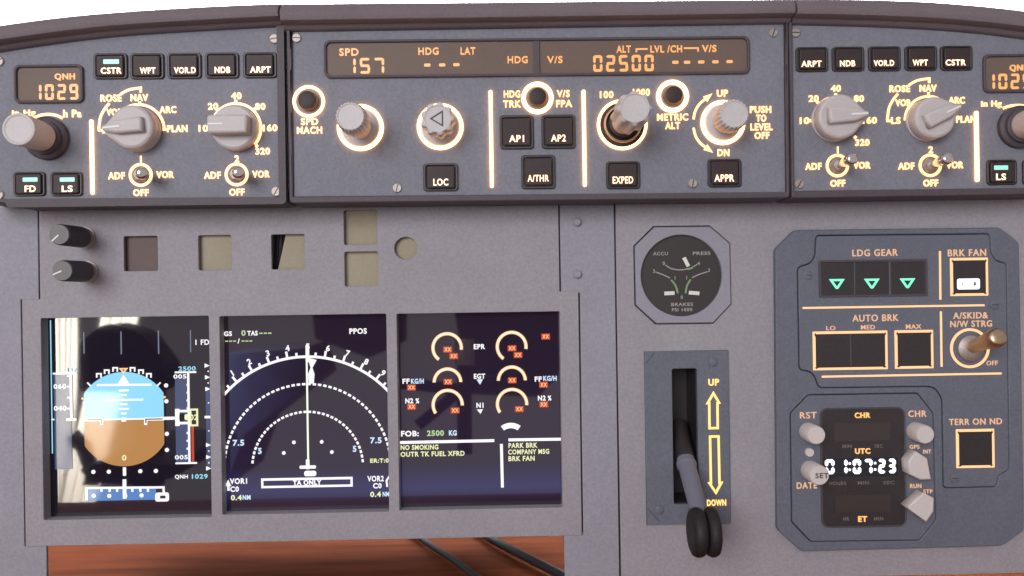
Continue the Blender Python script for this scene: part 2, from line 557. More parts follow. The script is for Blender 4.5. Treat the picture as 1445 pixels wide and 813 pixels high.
def bat_switch(px, py, d, ro, th, tip, parent, label, ring_mat=AMB, bat=CHROME, r_tip=8, h=42, nut_r=10):
    """toggle: lit ring, hexagon nut and a metal bat leaning to tip (offset in units)"""
    o = link('toggle_switch', lathe(px, py, [(nut_r*1.15, d), (nut_r*1.15, d + 4), (nut_r*0.8, d + 7), (nut_r*0.55, d + 7.5)], d, 6 if bat is CHROME else 20), METAL, parent, 30, label=label)
    light_ring(px, py, ro, ro - th, d, o, ring_mat, 1.2)
    x, z = P(px, py, d)
    pts, rr = [], []
    for t, r in ((0.1, .60), (0.35, .66), (0.7, .88), (0.85, 1.0), (0.95, .93), (1.0, .62)):
        pts.append((x + tip[0]*S*t, -(d + h*t)*S, z + tip[1]*S*t)); rr.append(r*r_tip*S)
    link('bat_lever', tube(pts, rr, 20), bat, o, 50)
    return o
def serrated(px, py, r, d, hgt, parent, label, teeth=24, depth=0.05, lobes=False, face=KNOB):
    """stepped grey knob: stem, then a serrated or lobed head"""
    if lobes: f = lambda a: 1 + 0.085*math.cos(teeth*a)
    else: f = lambda a: 1 - depth*(0.5 + 0.5*math.copysign(abs(math.cos(teeth*a))**0.6, math.cos(teeth*a)))
    rr = r*(D - d)/(D - d - hgt)**1.0*(D - d - hgt)/(D - d)
    prof = [(rr*0.74, d), (rr*0.74, d + hgt*0.42), (rr*0.97, d + hgt*0.45), (rr, d + hgt*0.48), (rr, d + hgt*0.9), (rr*0.95, d + hgt*0.97), (rr*0.85, d + hgt), (rr*0.80, d + hgt), (rr*0.78, d + hgt - 1.2)]
    mod = lambda ri, a: f(a) if ri in (2, 3, 4, 5) else 1.0
    return link('rotary_knob', lathe(px, py, prof, d, teeth*8 if not lobes else 96, mod), face, parent, 35, label=label)

# ---------------------------------------------------------------- glareshield: three control panels
FD = 60.0        # depth of the lit faces
def hood(path_top, path_bot, parent, x0, x1, n=26):
    """padded roll above a panel; its front face runs between two measured curves"""
    prof = [(0.0, -60, 1), (0.0, 20, 1), (0.0, 50, 1), (0.06, 66, 1), (0.2, 78, 1), (0.45, 86, 1), (0.68, 88, 1), (0.84, 86, 1), (0.90, 80, 1), (0.90, 72, 1), (1.0, 70, 1), (1.06, 62, 1), (1.06, 0, 1)]
    def interp(path, x):
        for a, b in zip(path[:-1], path[1:]):
            if a[0] <= x <= b[0]:
                t = (x - a[0])/(b[0] - a[0]); return a[1] + (b[1] - a[1])*t
        return path[-1][1] if x > path[-1][0] else path[0][1]
    bm = bmesh.new()
    rows = []
    sp, sb = smooth_pts(path_top, 6), smooth_pts(path_bot, 6)
    for i in range(n + 1):
        x = x0 + (x1 - x0)*i/n
        yt, yb = interp(sp, x), interp(sb, x)
        X, zt = P(x, yt, 70); _, zb = P(x, yb, 70)
        rows.append([bm.verts.new((X, -d*S, zt + (zb - zt)*t)) for t, d, _ in prof])
    for a, b in zip(rows[:-1], rows[1:]):
        for j in range(len(prof) - 1): bm.faces.new((a[j], b[j], b[j + 1], a[j + 1]))
    bm.faces.new(rows[0]); bm.faces.new(rows[-1][::-1])
    bmesh.ops.recalc_face_normals(bm, faces=bm.faces)
    return link('hood', mesh_from(bm, 'hood'), HOOD, parent, 50)
def cdisp(corners, d, parent, recess=3.0, r=6):
    """recessed window with a dark surround"""
    o = link('display_window', solid([crect(corners, d, r)], d + 0.6, d + 1.2), LCD, parent)
    link('window_surround', solid([crect(corners, d, r + 2, 3.5), crect(corners, d, r, 0)], d + 0.2, d + 4.5, 1.2), TRAY, o)
    return o

# ---- left panel
LP = empty('control_panel', anchor(200, 283, 40), 'left control panel with two pointer knobs, baro window reading 1029 and lit keys', 'control panel')
hood([(-40, 42), (0, 33), (100, 20), (200, 12), (300, 6), (397, 2.5)], [(-40, 78), (0, 68), (150, 48), (300, 38), (397, 33)], LP, -38, 396.5)
tray = roundpoly([(-40, 73), (0, 66), (100, 53), (200, 44), (300, 37), (399, 32), (402.5, 286.5), (12, 291.5), (9, 284), (-40, 284.5)], 5)
o = link('tray', solid([px_poly(tray, 64)], 0, 58, 2), TRAY, LP)
rim = px_poly(tray, 64)
face = px_poly([(-40, 76), (0, 69), (100, 56), (200, 47), (300, 40), (393, 36), (396.5, 280), (-40, 283)], 60)
link('tray_rim', solid([rim, face], 56, 65, 1.5), TRAY, LP)
link('faceplate', solid([face], 50, FD, 1.0), BLUE, LP)
cdisp([(25, 96), (115, 95.5), (115.5, 142), (26, 143)], FD, LP)
text('QNH', 92, 109, 10, FD + 1.3, AMBS, LP, 'window_text', w=28)
link('window_digits', digits('1029', 44, 113, 119, 141, FD + 1.3, 4), AMBS, LP)
for i, (s, x, y) in enumerate((('CSTR', 157, 94), ('WPT', 208.5, 94), ('VOR.D', 261, 93.5), ('NDB', 314, 93), ('ARPT', 367.5, 92.5))):
    push_button(x, y, 47, 36, FD, LP, s, tw=min(30, 7.2*len(s)), tdy=0.16, th=0.24, lamp=TEAL if i == 0 else None, label='key with the word ' + s)
for s, x in (('FD', 42.7), ('LS', 95)):
    push_button(x, 260, 44, 34, FD, LP, s, tw=15, tdy=0.19, th=0.26, lamp=TEAL, label='key with the word %s and a green bar' % s)
for x, y, a in ((387.5, 55, 10), (390, 270.5, 60), (-1, 87, 40), (-1, 275, 50)): screw(x, y, FD, 7, LP, a)
link('light_bar', solid([prect(130.5, 222, 4.6, 104, FD, 2)], FD - .4, FD + 2.6), AMBR, LP)
def efis_legends(pan, dx, dy, flip=False):
    """words round the mode knob, shared by both side panels"""
    for s, x, y, wd in (('ROSE', 157, 138.7, 29), ('NAV', 197, 138, 24), ('VOR', 162, 158.5, 22), ('LS', 151.5, 183.5, 13), ('ARC', 237.3, 155, 23), ('PLAN', 250.5, 181.7, 28)):
        text(s, x + dx, y + dy, 9.6, FD, AMB, pan, w=wd)
    k = [(139.5, 183.5), (142, 166), (148, 154), (154.5, 146)]
    link('legend_line', solid(strip([(x + dx, y + dy) for x, y in ([(146, 184)] + [(140, 184)] + smooth_pts(k)[1:])], 3.2, FD), FD - .3, FD + 1), AMB, pan)
    k = [(170, 133.5), (182, 127), (198.7, 124.2), (198.7, 130.5)]
    link('legend_line', solid(strip([(x + dx, y + dy) for x, y in smooth_pts(k[:3]) + [k[3]]], 3.2, FD), FD - .3, FD + 1), AMB, pan)
efis_legends(LP, 0, 0)
link('legend_line', merge([solid([arc_band(196, 183.5, 35.5, 3.4, 0, 178, FD)], FD - .3, FD + 1), solid([prect(197.5, 146, 3, 5, FD)], FD - .2, FD + 1.05), solid([prect(233, 183, 6, 3, FD)], FD - .2, FD + 1.05)]), AMB, LP)
selector(197, 184, 30, 38, 186, FD, 36, LP, 'pointer knob turned to the left')
for s, x, y, wd in (('10', 287.3, 181.3, 13), ('20', 301, 150.3, 14), ('40', 333.8, 135.5, 14), ('80', 367.5, 150.5, 14), ('160', 381.5, 180.7, 20), ('320', 371, 213.5, 20)):
    text(s, x, y, 9.4, FD, AMB, LP, w=wd)
tk = [solid([arc_band(333.5, 181, 34.5, 3.4, -42, 180, FD)], FD - .3, FD + 1)]
for a in (180, 135, 90, 45, 0, -42):
    tk.append(solid([arc_band(333.5, 181, 38, 3.5, a - 3, a + 3, FD, 4)], FD - .2, FD + 1.05))
link('legend_line', merge(tk), AMB, LP)
bar_knob(335, 182.5, 31, FD, 38, 180, LP, 'round knob with a bar grip pointing at 10')
def pair_switch(pan, x, y, num, tip, lab):
    bat_switch(x, y, FD, 16.5, 3.8, tip, pan, lab)
    text(num, x + .5, y - 22, 9.5, FD, AMB, pan)
    text('ADF', x - 34, y + 1.2, 9.6, FD, AMB, pan, w=23)
    text('VOR', x + 34.5, y - 0.4, 9.6, FD, AMB, pan, w=24)
    text('OFF', x + .5, y + 25, 9.6, FD, AMB, pan, w=21)
pair_switch(LP, 198.7, 247, '1', (20, -4), 'small toggle below the figure 1')
pair_switch(LP, 334, 246.3, '2', (16, -4), 'small toggle below the figure 2')
def baro_knob(pan, x, y, lab):
    o = link('rotary_knob', lathe(x, y, [(30, FD), (30, FD + 7), (28, FD + 9), (24, FD + 9.5), (24, FD + 15), (22, FD + 16)], FD), DIM, pan, 40, label=lab)
    link('knob_head', lathe(x, y, [(19.5, FD + 16), (20, FD + 20), (21.5, FD + 58), (22, FD + 64), (21, FD + 67), (18.5, FD + 67.6), (17, FD + 66.6)], FD, 48), KNOB, o, 35)
    return o
baro_knob(LP, 68, 196, 'tall grey knob below the baro window')
text('in Hg', 34, 160.5, 10, FD, AMB, LP, w=32)
text('h Pa', 102.5, 160.5, 10.5, FD, AMB, LP, w=25)
link('legend_line', solid(strip(smooth_pts([(49, 167), (57, 163), (68.5, 161.5), (80, 163), (88.5, 167)]), 3.6, FD), FD - .3, FD + 1), AMB, LP)

# ---- centre panel
CP = empty('control_panel', anchor(760, 278, 40), 'wide central control panel with the long speed and altitude window and four round knobs', 'control panel')
hood([(396, 2.5), (500, 1.5), (700, 0), (900, -2), (1119, -4)], [(396, 40), (700, 35.5), (1119, 29)], CP, 399.5, 1115.5)
tray = roundpoly([(404, 38), (1112, 29), (1114.5, 279.5), (408.5, 287)], 7)
link('tray', solid([px_poly(tray, 64)], 0, 58, 2), TRAY, CP)
face = px_poly([(411.5, 40.5), (1106, 33), (1108.5, 271.5), (414.5, 278)], 60)
link('tray_rim', solid([px_poly(tray, 64), face], 56, 65, 1.5), TRAY, CP)
link('faceplate', solid([face], 50, FD, 1.0), BLUE, CP)
fc = [(461, 63), (1053, 54), (1054, 101), (462, 108)]
win = cdisp(fc, FD, CP, r=7)
link('window_divider', solid([prect(757, 82.5, 8, 47, FD)], FD + .5, FD + 4), TRAY, win)
for s, x, y, h, wd in (('SPD', 492.5, 73.8, 10.5, 27), ('HDG', 604.7, 72.6, 10.3, 28.5), ('LAT', 660.5, 72.2, 10.3, 21), ('HDG', 730.5, 84.6, 10, 28.5), ('V/S', 783, 84.4, 10, 22), ('ALT', 880, 69.6, 10, 20.5), ('LVL /CH', 940, 69.4, 10, 45), ('V/S', 1000.7, 68.8, 10, 20.5)):
    text(s, x, y, h, FD + 1.3, AMBS, CP, 'window_text', w=wd)
link('window_digits', digits('157', 485, 545, 82, 104, FD + 1.3, 3), AMBS, CP)
link('window_digits', digits('02500', 834.5, 925, 77.8, 101, FD + 1.3, 5), AMBS, CP)
for ds in (((603, 92), (624, 91.8), (644, 91.4)), ((953, 88), (969.5, 88), (989.5, 87.6), (1009.5, 87.4), (1029.5, 87))):
    link('window_dashes', merge([solid([prect(x, y, 9, 4.2, FD + 1.3, 1.5)], FD + 1.3, FD + 1.9) for x, y in ds]), AMBS, CP)
link('window_lines', merge([solid(strip(p, 2.2, FD + 1.3), FD + 1.3, FD + 1.9) for p in ([(898, 74), (898, 69.5), (914, 69.2)], [(965, 68.2), (985, 68), (985, 73)])]), AMBS, CP)
def press_ring(x, y, ro, ri, cap_r, lab, gap=False):
    o = link('push_knob', lathe(x, y, [(cap_r, FD - 1), (cap_r, FD + 9), (cap_r*0.9, FD + 11.5), (cap_r*0.6, FD + 12.5)], FD, 36), DARKBTN, CP, 40, label=lab)
    light_ring(x, y, ro, ri, FD, o)
    return o
press_ring(436, 143.5, 22.3, 18.6, 13.5, 'dark press knob in a thin lit ring')
press_ring(758.3, 138.6, 22.5, 16.8, 13, 'dark press knob in a lit ring above the AP keys')
press_ring(948.8, 136.3, 23, 17, 13, 'dark press knob in a lit ring above METRIC ALT')
for s, x, y, wd in (('SPD', 437, 171.7, 24), ('MACH', 437, 184, 35), ('HDG', 722.5, 133, 23), ('TRK', 722.5, 147, 25), ('V/S', 794.8, 132.4, 18), ('FPA', 796, 146.4, 22.5), ('METRIC', 949, 165.5, 44), ('ALT', 949, 177.4, 21), ('100', 856, 133.8, 19), ('1000', 905, 130.5, 24), ('UP', 1019.3, 132, 15.5), ('DN', 1020.7, 215.6, 16.5), ('PUSH', 1073, 154.8, 30), ('TO', 1074, 167, 14), ('LEVEL', 1074.3, 179.3, 31), ('OFF', 1075, 191.4, 21)):
    text(s, x, y, 9.8, FD, AMB, CP, w=wd)
for x, y, h in ((693.2, 196.5, 137), (824.3, 195.5, 136)):
    link('light_bar', solid([prect(x, y, 4.8, h, FD, 2)], FD - .4, FD + 2.6), AMBR, CP)
for x, y, s, w_, h_, tw in ((729, 187, 'AP1', 48, 48, 21), (788, 186.3, 'AP2', 48, 48, 21), (759.5, 243, 'A/THR', 48, 48, 30), (622, 250.5, 'LOC', 49, 39, 21), (879, 247.5, 'EXPED', 48, 39, 29), (1022, 244.5, 'APPR', 48, 40, 28)):
    push_button(x, y, w_, h_, FD, CP, s, tw=tw, tdy=0.18 if h_ > 45 else 0.17, th=0.2 if h_ > 45 else 0.25, label='key with the word ' + s)
for x, y, a in ((418.7, 54, 0), (1091, 46.5, 70), (560.5, 265.5, 75), (977.5, 259, 80)): screw(x, y, FD, 6.6, CP, a)
link('collar', lathe(508.7, 180.3, [(27, FD - 0.5), (27, FD + 2), (24, FD + 3)], FD), KNOB, CP, 40)
light_ring(508.7, 180.3, 32.6, 27.4, FD, CP)
serrated(508.7, 181, 20.6, FD, 76, CP, 'serrated grey knob below SPD', 24, 0.07)
link('collar', lathe(621.3, 179, [(27, FD - 0.5), (27, FD + 2), (24, FD + 3)], FD), KNOB, CP, 40)
light_ring(621.3, 179, 32.6, 27.6, FD, CP)
hk = serrated(621.3, 178.5, 21.5, FD, 52, CP, 'lobed grey knob with a triangle on its face', 9, lobes=True)
tx, tz = P(621.3, 178.5, FD)
tri = [(tx + K(FD)*a, tz + K(FD)*b) for a, b in ((-10.5, 0), (7.5, 11), (7.5, -11))]
link('knob_mark', solid([tri, inset(tri, 1.6*S)], FD + 50.8, FD + 51.4), DIM, hk)
link('collar', merge([lathe(877.8, 176.3, [(31.5, FD - .5), (31.5, FD + 2), (24, FD + 2.5)], FD, 48), lathe(877.8, 176.3, [(20, FD + 2), (20, FD + 14), (18, FD + 15)], FD, 48)]), DARKBTN, CP, 40)
link('collar', solid([circ(877.8, 176.3, 26.5, FD), circ(877.8, 176.3, 23, FD)], FD + 2, FD + 8, 1), BRASS, CP)
light_ring(877.8, 176.3, 35.5, 31.6, FD, CP)
serrated(877.8, 176.3, 22, FD, 104, CP, 'tall lobed grey knob between the figures 100 and 1000', 8, lobes=True)
link('collar', lathe(1019.8, 173.2, [(25, FD - 0.5), (25, FD + 3), (22, FD + 4)], FD), KNOB, CP, 40)
light_ring(1019.8, 173.2, 31.5, 26, FD, CP)
serrated(1019.8, 173.2, 21, FD, 56, CP, 'serrated grey knob between UP and DN', 22, 0.07)
def arrow(path, tip_len, wd, head, d):
    body = strip(path, wd, d)
    a, b = Vector(path[-2]), Vector(path[-1])
    t = (b - a).normalized(); n = Vector((-t.y, t.x))
    hd = [tuple(b + t*tip_len), tuple(b - t*2 + n*head), tuple(b - t*2 - n*head)]
    return merge([solid(body, d - .3, d + 1), solid([px_poly(hd, d)], d - .2, d + 1.05)])
link('legend_arrow', arrow(smooth_pts([(978.5, 168.5), (981, 157), (987.5, 146.5), (996.5, 139)]), 11, 3.2, 4.6, FD), AMB, CP)
link('legend_arrow', arrow(smooth_pts([(978.5, 180.5), (981.5, 192), (988, 202), (997, 209)]), 11, 3.2, 4.6, FD), AMB, CP)

# ---- right panel
RP = empty('control_panel', anchor(1280, 275, 40), 'right control panel with two toggles leaning right and key row ending in CSTR', 'control panel')
hood([(1110, -4), (1200, -4), (1300, -1), (1380, 5), (1445, 12), (1490, 19)], [(1110, 30), (1200, 32), (1300, 36), (1380, 42), (1445, 50), (1490, 57)], RP, 1118.5, 1488)
tray = roundpoly([(1113, 29), (1200, 31), (1300, 35), (1380, 41), (1445, 48), (1490, 55), (1490, 274), (1117, 280)], 5)
link('tray', solid([px_poly(tray, 64)], 0, 58, 2), TRAY, RP)
face = px_poly([(1116.5, 35), (1200, 36.5), (1300, 40), (1380, 46), (1445, 53), (1490, 60), (1490, 265), (1119.5, 270)], 60)
link('tray_rim', solid([px_poly(tray, 64), face], 56, 65, 1.5), TRAY, RP)
link('faceplate', solid([face], 50, FD, 1.0), BLUE, RP)
for s, x, y in (('ARPT', 1145, 84.5), ('NDB', 1196, 84), ('VOR.D', 1247.3, 83.5), ('WPT', 1298.5, 83), ('CSTR', 1348.5, 82.7)):
    push_button(x, y, 46, 35, FD, RP, s, tw=min(29, 7.2*len(s)), tdy=0.16, th=0.24, label='key with the word ' + s)
for s, x in (('LS', 1412.5), ('FD', 1463)):
    push_button(x, 243.5, 43, 36, FD, RP, s, tw=14, tdy=0.17, th=0.26, lamp=TEAL, label='key with the word %s and a green bar' % s)
cdisp([(1389, 81), (1481, 80.5), (1481, 127), (1389.5, 128)], FD, RP)
text('QNH', 1438, 96.5, 10, FD + 1.3, AMBS, RP, 'window_text', w=28)
link('window_digits', digits('1029', 1389, 1458, 104, 126, FD + 1.3, 4), AMBS, RP)
for x, y, a in ((1122.5, 46.5, 0), (1127.5, 260, 60)): screw(x, y, FD, 6.8, RP, a)
link('light_bar', solid([prect(1377.5, 207, 4.8, 100, FD, 2)], FD - .4, FD + 2.6), AMBR, RP)
for s, x, y, wd in (('10', 1135, 170.6, 13), ('20', 1147.8, 139.3, 14), ('40', 1179.2, 125, 14), ('80', 1211.7, 139.4, 14), ('160', 1227, 170, 20), ('320', 1216.5, 201.3, 20)):
    text(s, x, y, 9.4, FD, AMB, RP, w=wd)
tk = [solid([arc_band(1179.5, 170, 33, 3.4, 0, 180, FD)], FD - .3, FD + 1)]
for a in (180, 135, 90, 45, 0, -42):
    tk.append(solid([arc_band(1179.5, 170, 36.5, 3.5, a - 3, a + 3, FD, 4)], FD - .2, FD + 1.05))
link('legend_line', merge(tk), AMB, RP)
selector(1175, 169.5, 31, 38, 2, FD, 36, RP, 'pointer knob turned to the right')
efis_legends(RP, 1112.3, -13.2)
link('legend_line', merge([solid([arc_band(1310, 169.5, 33.5, 3.4, 0, 180, FD)], FD - .3, FD + 1), solid([prect(1310, 133, 3, 5, FD)], FD - .2, FD + 1.05)]), AMB, RP)
selector(1306, 171, 29, 36.5, 24, FD, 36, RP, 'pointer knob turned up to the right')
pair_switch(RP, 1181.5, 233.8, '1', (3, 3), 'toggle below the figure 1 with its bat leaning right')
pair_switch(RP, 1312.5, 233.4, '2', (2, 3), 'toggle below the figure 2 with its bat leaning right')
text('in Hg', 1398.5, 147.7, 10.5, FD, AMB, RP, w=29)
link('legend_line', solid(strip(smooth_pts([(1415, 153), (1424, 150), (1436, 148.8), (1448, 150), (1456, 153)]), 3.6, FD), FD - .3, FD + 1), AMB, RP)
baro_knob(RP, 1436, 180, 'tall grey knob on a dark base below the right baro window')

# ---------------------------------------------------------------- instrument panel plates
FRONT = 0.0
BACK = -6.0
def pp(pts, d=0.0): return px_poly(pts, d)
L0 = P(65, 780)[0]; R0 = P(796.5, 780)[0]
def X(px, py=500): return P(px, py)[0]
def Z(px, py): return P(px, py)[1]
xl1, xl2 = (P(53, 300)[0] + P(56, 420)[0])/2, (P(28.5, 430)[0] + P(36, 765)[0])/2
xr1, xr2 = (P(789, 292)[0] + P(790.5, 408)[0])/2, (P(817.5, 415)[0] + P(822, 755)[0])/2
zstep = (P(40, 422)[1] + P(803, 412)[1])/2
zbot = (P(37, 769)[1] + P(430, 764)[1] + P(822, 757.5)[1])/3
xm = (P(867.5, 295)[0] + P(875, 800)[0])/2
ztop = Z(700, 268)
zlow = Z(1380, 810)
g = 1.1*S
DP = empty('display_plate', (0, 0, zbot), 'wide grey display plate with square cut-outs, three screen openings and two dimmer knobs', 'panel plate')
outer = [(xl1 + g, ztop), (xr1 - g, ztop), (xr1 - g, zstep), (xr2 - g, zstep), (xr2 - g, zbot), (xl2 + g, zbot), (xl2 + g, zstep), (xl1 + g, zstep)]
op = [crect([(56.5, 449.5), (294.5, 445.5), (298.5, 729), (62.5, 735)], 0, 2), crect([(309.5, 446.3), (545, 443), (549, 722), (314, 727)], 0, 2), crect([(559.5, 443), (790, 439.5), (794, 716), (564, 721)], 0, 2)]
sq = [crect(c, 0, 2.5) for c in ([(174.5, 333.5), (222, 333), (223, 382), (175, 383)], [(279.5, 332), (326, 332), (327, 381), (280.5, 381.5)], [(382.5, 331), (429.5, 330.5), (430.5, 379.5), (383.5, 380.5)], [(485, 297), (532, 296.5), (532.5, 345), (485.5, 345.5)], [(486, 355.5), (533, 355), (533.5, 404), (486.5, 404)])]
rd = circ(572.5, 350.5, 16, 0, 40)
link('plate', solid([outer] + op + sq + [rd], BACK, FRONT, 0.8), GREY, DP)
# deep reveal behind each screen opening
link('screen_surround', merge([solid([rrect((min(p[0] for p in q) + max(p[0] for p in q))/2, (min(p[1] for p in q) + max(p[1] for p in q))/2, max(p[0] for p in q) - min(p[0] for p in q) + 8*S, max(p[1] for p in q) - min(p[1] for p in q) + 8*S, 0), q], -18.7, BACK - .2) for q in op]), GREY, DP)
link('desk_shade_box', box(L0 - .004, R0 + .006, 0.0146, 0.20, zbot + .004, Z(430, 434)), BLACK, DP)  # unseen box added to keep wall light off the desk
for (x_, za, zb_) in ((xl1, ztop - .001, zstep), (xl2, zstep + .004, zbot + .006), (xr1, ztop - .001, zstep), (xr2, zstep + .004, zbot + .001), (xm, ztop - .001, zlow + .001)):  # black strips added behind the seams to stop light leaking through
    link('seam_light_stop', box(x_ - .004, x_ + .004, 0.0027, 0.0080, zb_, za), BLACK, DP)
link('seam_light_stop', box(xl2 - .004, xl1 - .0041, 0.0027, 0.0080, zstep - .004, zstep + .004), BLACK, DP)
link('seam_light_stop', box(xr1 + .0041, xr2 + .004, 0.0027, 0.0080, zstep - .004, zstep + .004), BLACK, DP)
def dimmer(px, py, mk, lab):
    o = link('dimmer_knob', lathe(px, py, [(14.5, 12), (14.6, 14), (14.2, 62), (13.4, 66), (12.8, 66.5)], 0, 36), DIM, DP, 40, label=lab)
    link('knob_top', lathe(px, py, [(12.9, 66), (12.6, 67.3)], 0, 36), DIMTOP, o, 40)
    x, z = P(px, py, 0)
    a = math.radians(mk)
    c, s = math.cos(a), math.sin(a)
    f = lambda u, v: (x + S*(c*u - s*v), z + S*(s*u + c*v))
    link('pointer_line', solid([[f(1, -.9), f(13, -.9), f(13, .9), f(1, .9)]], 67.2, 67.8), WHITE, o)
    link('mounting_nut', lathe(px, py, [(15, -1), (15, 2.5), (12.5, 3), (12.5, 6), (13.3, 6.2), (13.3, 9), (9, 10), (9, 13)], 0, 36), METAL, o, 35)
dimmer(120, 335.5, 222, 'upper dimmer knob')
dimmer(124, 383.5, 203, 'lower dimmer knob')

SP = link('side_plate', solid([[(X(-60), ztop), (xl1 - g, ztop), (xl1 - g, zstep), (xl2 - g, zstep), (xl2 - g, zbot - .1*g), (L0, zbot - .1*g), (L0, zlow), (X(-60), zlow)]], BACK, FRONT - 0.6, 0.8), GREY2)
tag(SP, 'plain grey plate at the far left beside the dimmer knobs', 'panel plate')
SC = empty('screwed_plate', (R0, 0, zlow), 'narrow grey plate with two painted screws beside the round gauge', 'panel plate')
link('plate', solid([[(xr1 + g, ztop), (xm - g, ztop), (xm - g, zlow - 2*g), (R0, zlow - 2*g), (R0, zbot - .1*g), (xr2 + g, zbot - .1*g), (xr2 + g, zstep - 2*g), (xr1 + g, zstep - 2*g)]], BACK, FRONT - 0.4, 0.8), GREY2, SC)
for x, y in ((814, 313.5), (814.5, 387)):
    link('screw', lathe(x, y, [(6, -1), (6, 3), (4.6, 4.6)], 0, 24), GREY2, SC, 40)
# right plate, with openings for gauge and lever
oct_px = [(894, 347), (922, 319.3), (1001.5, 318.3), (1030.5, 343), (1032.5, 429.5), (1006.5, 457), (924.8, 458), (895.5, 431)]
gear_out = crect([(909, 495.6), (1027, 494), (1029.5, 738), (911.5, 739.5)], 0)
slot_px = [(948, 521), (982.5, 520), (988, 711.5), (952, 712)]
slot = crect(slot_px, 6, 3)
RPL = link('right_plate', solid([[(xm + g, ztop), (X(1520), ztop), (X(1520), zlow), (xm + g, zlow)], px_poly(oct_px, 0), inset(gear_out, 3*S)], BACK, FRONT, 0.8), GREY)
tag(RPL, 'large grey plate on the right that carries gauge, gear lever and clock', 'panel plate')
# boards seen through the square cut-outs
TB = link('tan_board', merge([solid([px_poly([(250, 250), (357, 250), (357, 420), (250, 420)], -9)], -12, -9), solid([px_poly([(405.5, 322), (441, 322), (441, 400), (388, 400)], -9)], -12, -9), solid([px_poly([(500, 285), (760, 285), (760, 430), (450, 430), (450, 345), (481, 308)], -9)], -12, -9)]), TAN)
tag(TB, 'tan board seen through the square cut-outs of the grey plate', 'board')
BB = link('brown_board', solid([px_poly([(120, 300), (244, 300), (244, 420), (120, 420)], -9)], -12, -9), BROWN)
tag(BB, 'dark brown board behind the leftmost square cut-out', 'board')
HN = link('wire_bundle', merge([tube([(P(x + dx, y, -20)[0], 20*S + dy*S, P(x + dx, y, -20)[1]) for x, y in ((393, 280), (391, 330), (386, 420))], [2.2*S]*3, 10) for dx, dy in ((-4, 0), (1, 3), (6, 0), (11, 4))]), CABLE)
tag(HN, 'black wires behind the third square cut-out', 'wires')
BK = link('leak_sheet', solid([[(X(360), ztop + .002), (X(620), ztop + .002), (X(620), zstep), (X(360), zstep)]], -34, -30), BLACK)  # added to darken the cut-outs and stop wall light leaking in
tag(BK, 'black sheet added behind the cut-outs against leaking wall light', 'board')

# ---------------------------------------------------------------- display screens
SD = -19.0
SG = SD + 0.5          # where the picture lies
def screen(q, lab, base):
    cx = sum(p[0] for p in q)/len(q); lo = min(p[1] for p in q)
    r = empty('display_screen', (cx, -SD*S, lo), lab, 'screen', 'screens in the grey display plate')
    w_, h_ = max(p[0] for p in q) - min(p[0] for p in q), max(p[1] for p in q) - min(p[1] for p in q)
    link('glass', solid([rrect(cx, lo + h_/2, w_ + 12*S, h_ + 12*S, 0)], SD - 4, SD), base, r)
    return r
def sp(loops, z=0.0): return solid(loops, SG + z, SG + z + 0.35)
def st(s, x, y, h, mat_, par, name='readout', w=None, bold=0.02, z=0.0, align='c', rot=0):
    return link(name, text_mesh(s, x, y, h, SG + z, w=w, th=0.35, bold=bold, align=align, rot=rot), mat_, par)
def bars(lst, z=0.0): return merge([sp([prect(x, y, w_, h_, SG, 0.4)], z) for x, y, w_, h_ in lst])
SA = screen(op[0], 'left screen with a blue and brown horizon ball', SCREEN)
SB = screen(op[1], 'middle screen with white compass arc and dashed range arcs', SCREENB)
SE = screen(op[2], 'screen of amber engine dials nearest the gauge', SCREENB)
# horizon ball
def ball(top):
    cx, cz = P(175, 591.5, SG)
    k = K(SG)
    pts = []
    n = 60
    for i in range(n + 1):
        a = math.pi*i/n*(1 if top else -1)
        x = max(-55, min(55.5, 66*math.cos(a)))
        pts.append((cx + k*x, cz + k*66*math.sin(a)))
    return pts
bl = link('horizon_ball', sp([ball(True)]), SKY, SA)
link('ball_ground', sp([ball(False)]), GND, bl)
pl = [sp([strip([(137, 543.5), (214, 542.8)], 3, SG)[0]], .4)]
for y, w_ in ((551, 14), (557.5, 8), (564.3, 54), (570.5, 10), (577, 15), (583.5, 8)): pl.append(sp([prect(175, y, w_, 2.6, SG, 1)], .4))
pl.append(sp([px_poly([(174.5, 529), (183, 542), (166, 542.5)], SG)], .5))
link('pitch_ladder', merge(pl), SW, bl)
rm = []
for a in (-30, -20, -10, 10, 20, 30):
    x, y = 175 + 70.5*math.sin(math.radians(a)), 591.5 - 70.5*math.cos(math.radians(a))
    rm.append(sp(strip([(x - 3, y + 2.5), (x - 3, y - 3), (x + 3, y - 3), (x + 3, y + 2.5)], 2, SG), .4))
for a in (-45, 45):
    c, s = math.sin(math.radians(a)), math.cos(math.radians(a))
    rm.append(sp(strip([(175 + 66*c, 591.5 - 66*s), (175 + 73*c, 591.5 - 73*s)], 2, SG), .4))
link('roll_marks', merge(rm), SW, SA)
link('roll_index', merge([sp(strip([(170, 520.5), (179, 520.3), (174.5, 525.5)], 2, SG, True), .4), sp([circ(116.7, 562.5, 1.6, SG, 10)], .4), sp([circ(232.5, 560.5, 1.6, SG, 10)], .4)]), SAM, SA)
link('aircraft_bars', merge([sp(strip(p, 4.2, SG), .8) for p in ([(119, 592.2), (144, 592), (144, 599.5)], [(232, 591), (206, 591.4), (206, 599.5)], [(226, 590.5), (247, 590)])] + [sp([prect(175, 591.5, 108, 2, SG)], .7), sp([prect(175, 592, 6, 6, SG)], .8)]), SW, SA)
link('aircraft_bar_cores', merge([sp(strip(p, 1.5, SG), 1.2) for p in ([(124, 592.2), (143.5, 592), (143.5, 597)], [(230, 591), (206.5, 591.4), (206.5, 597)])]), SBLK, SA)
st('0', 175.3, 646, 8, SYL, SA, w=6, z=.5)
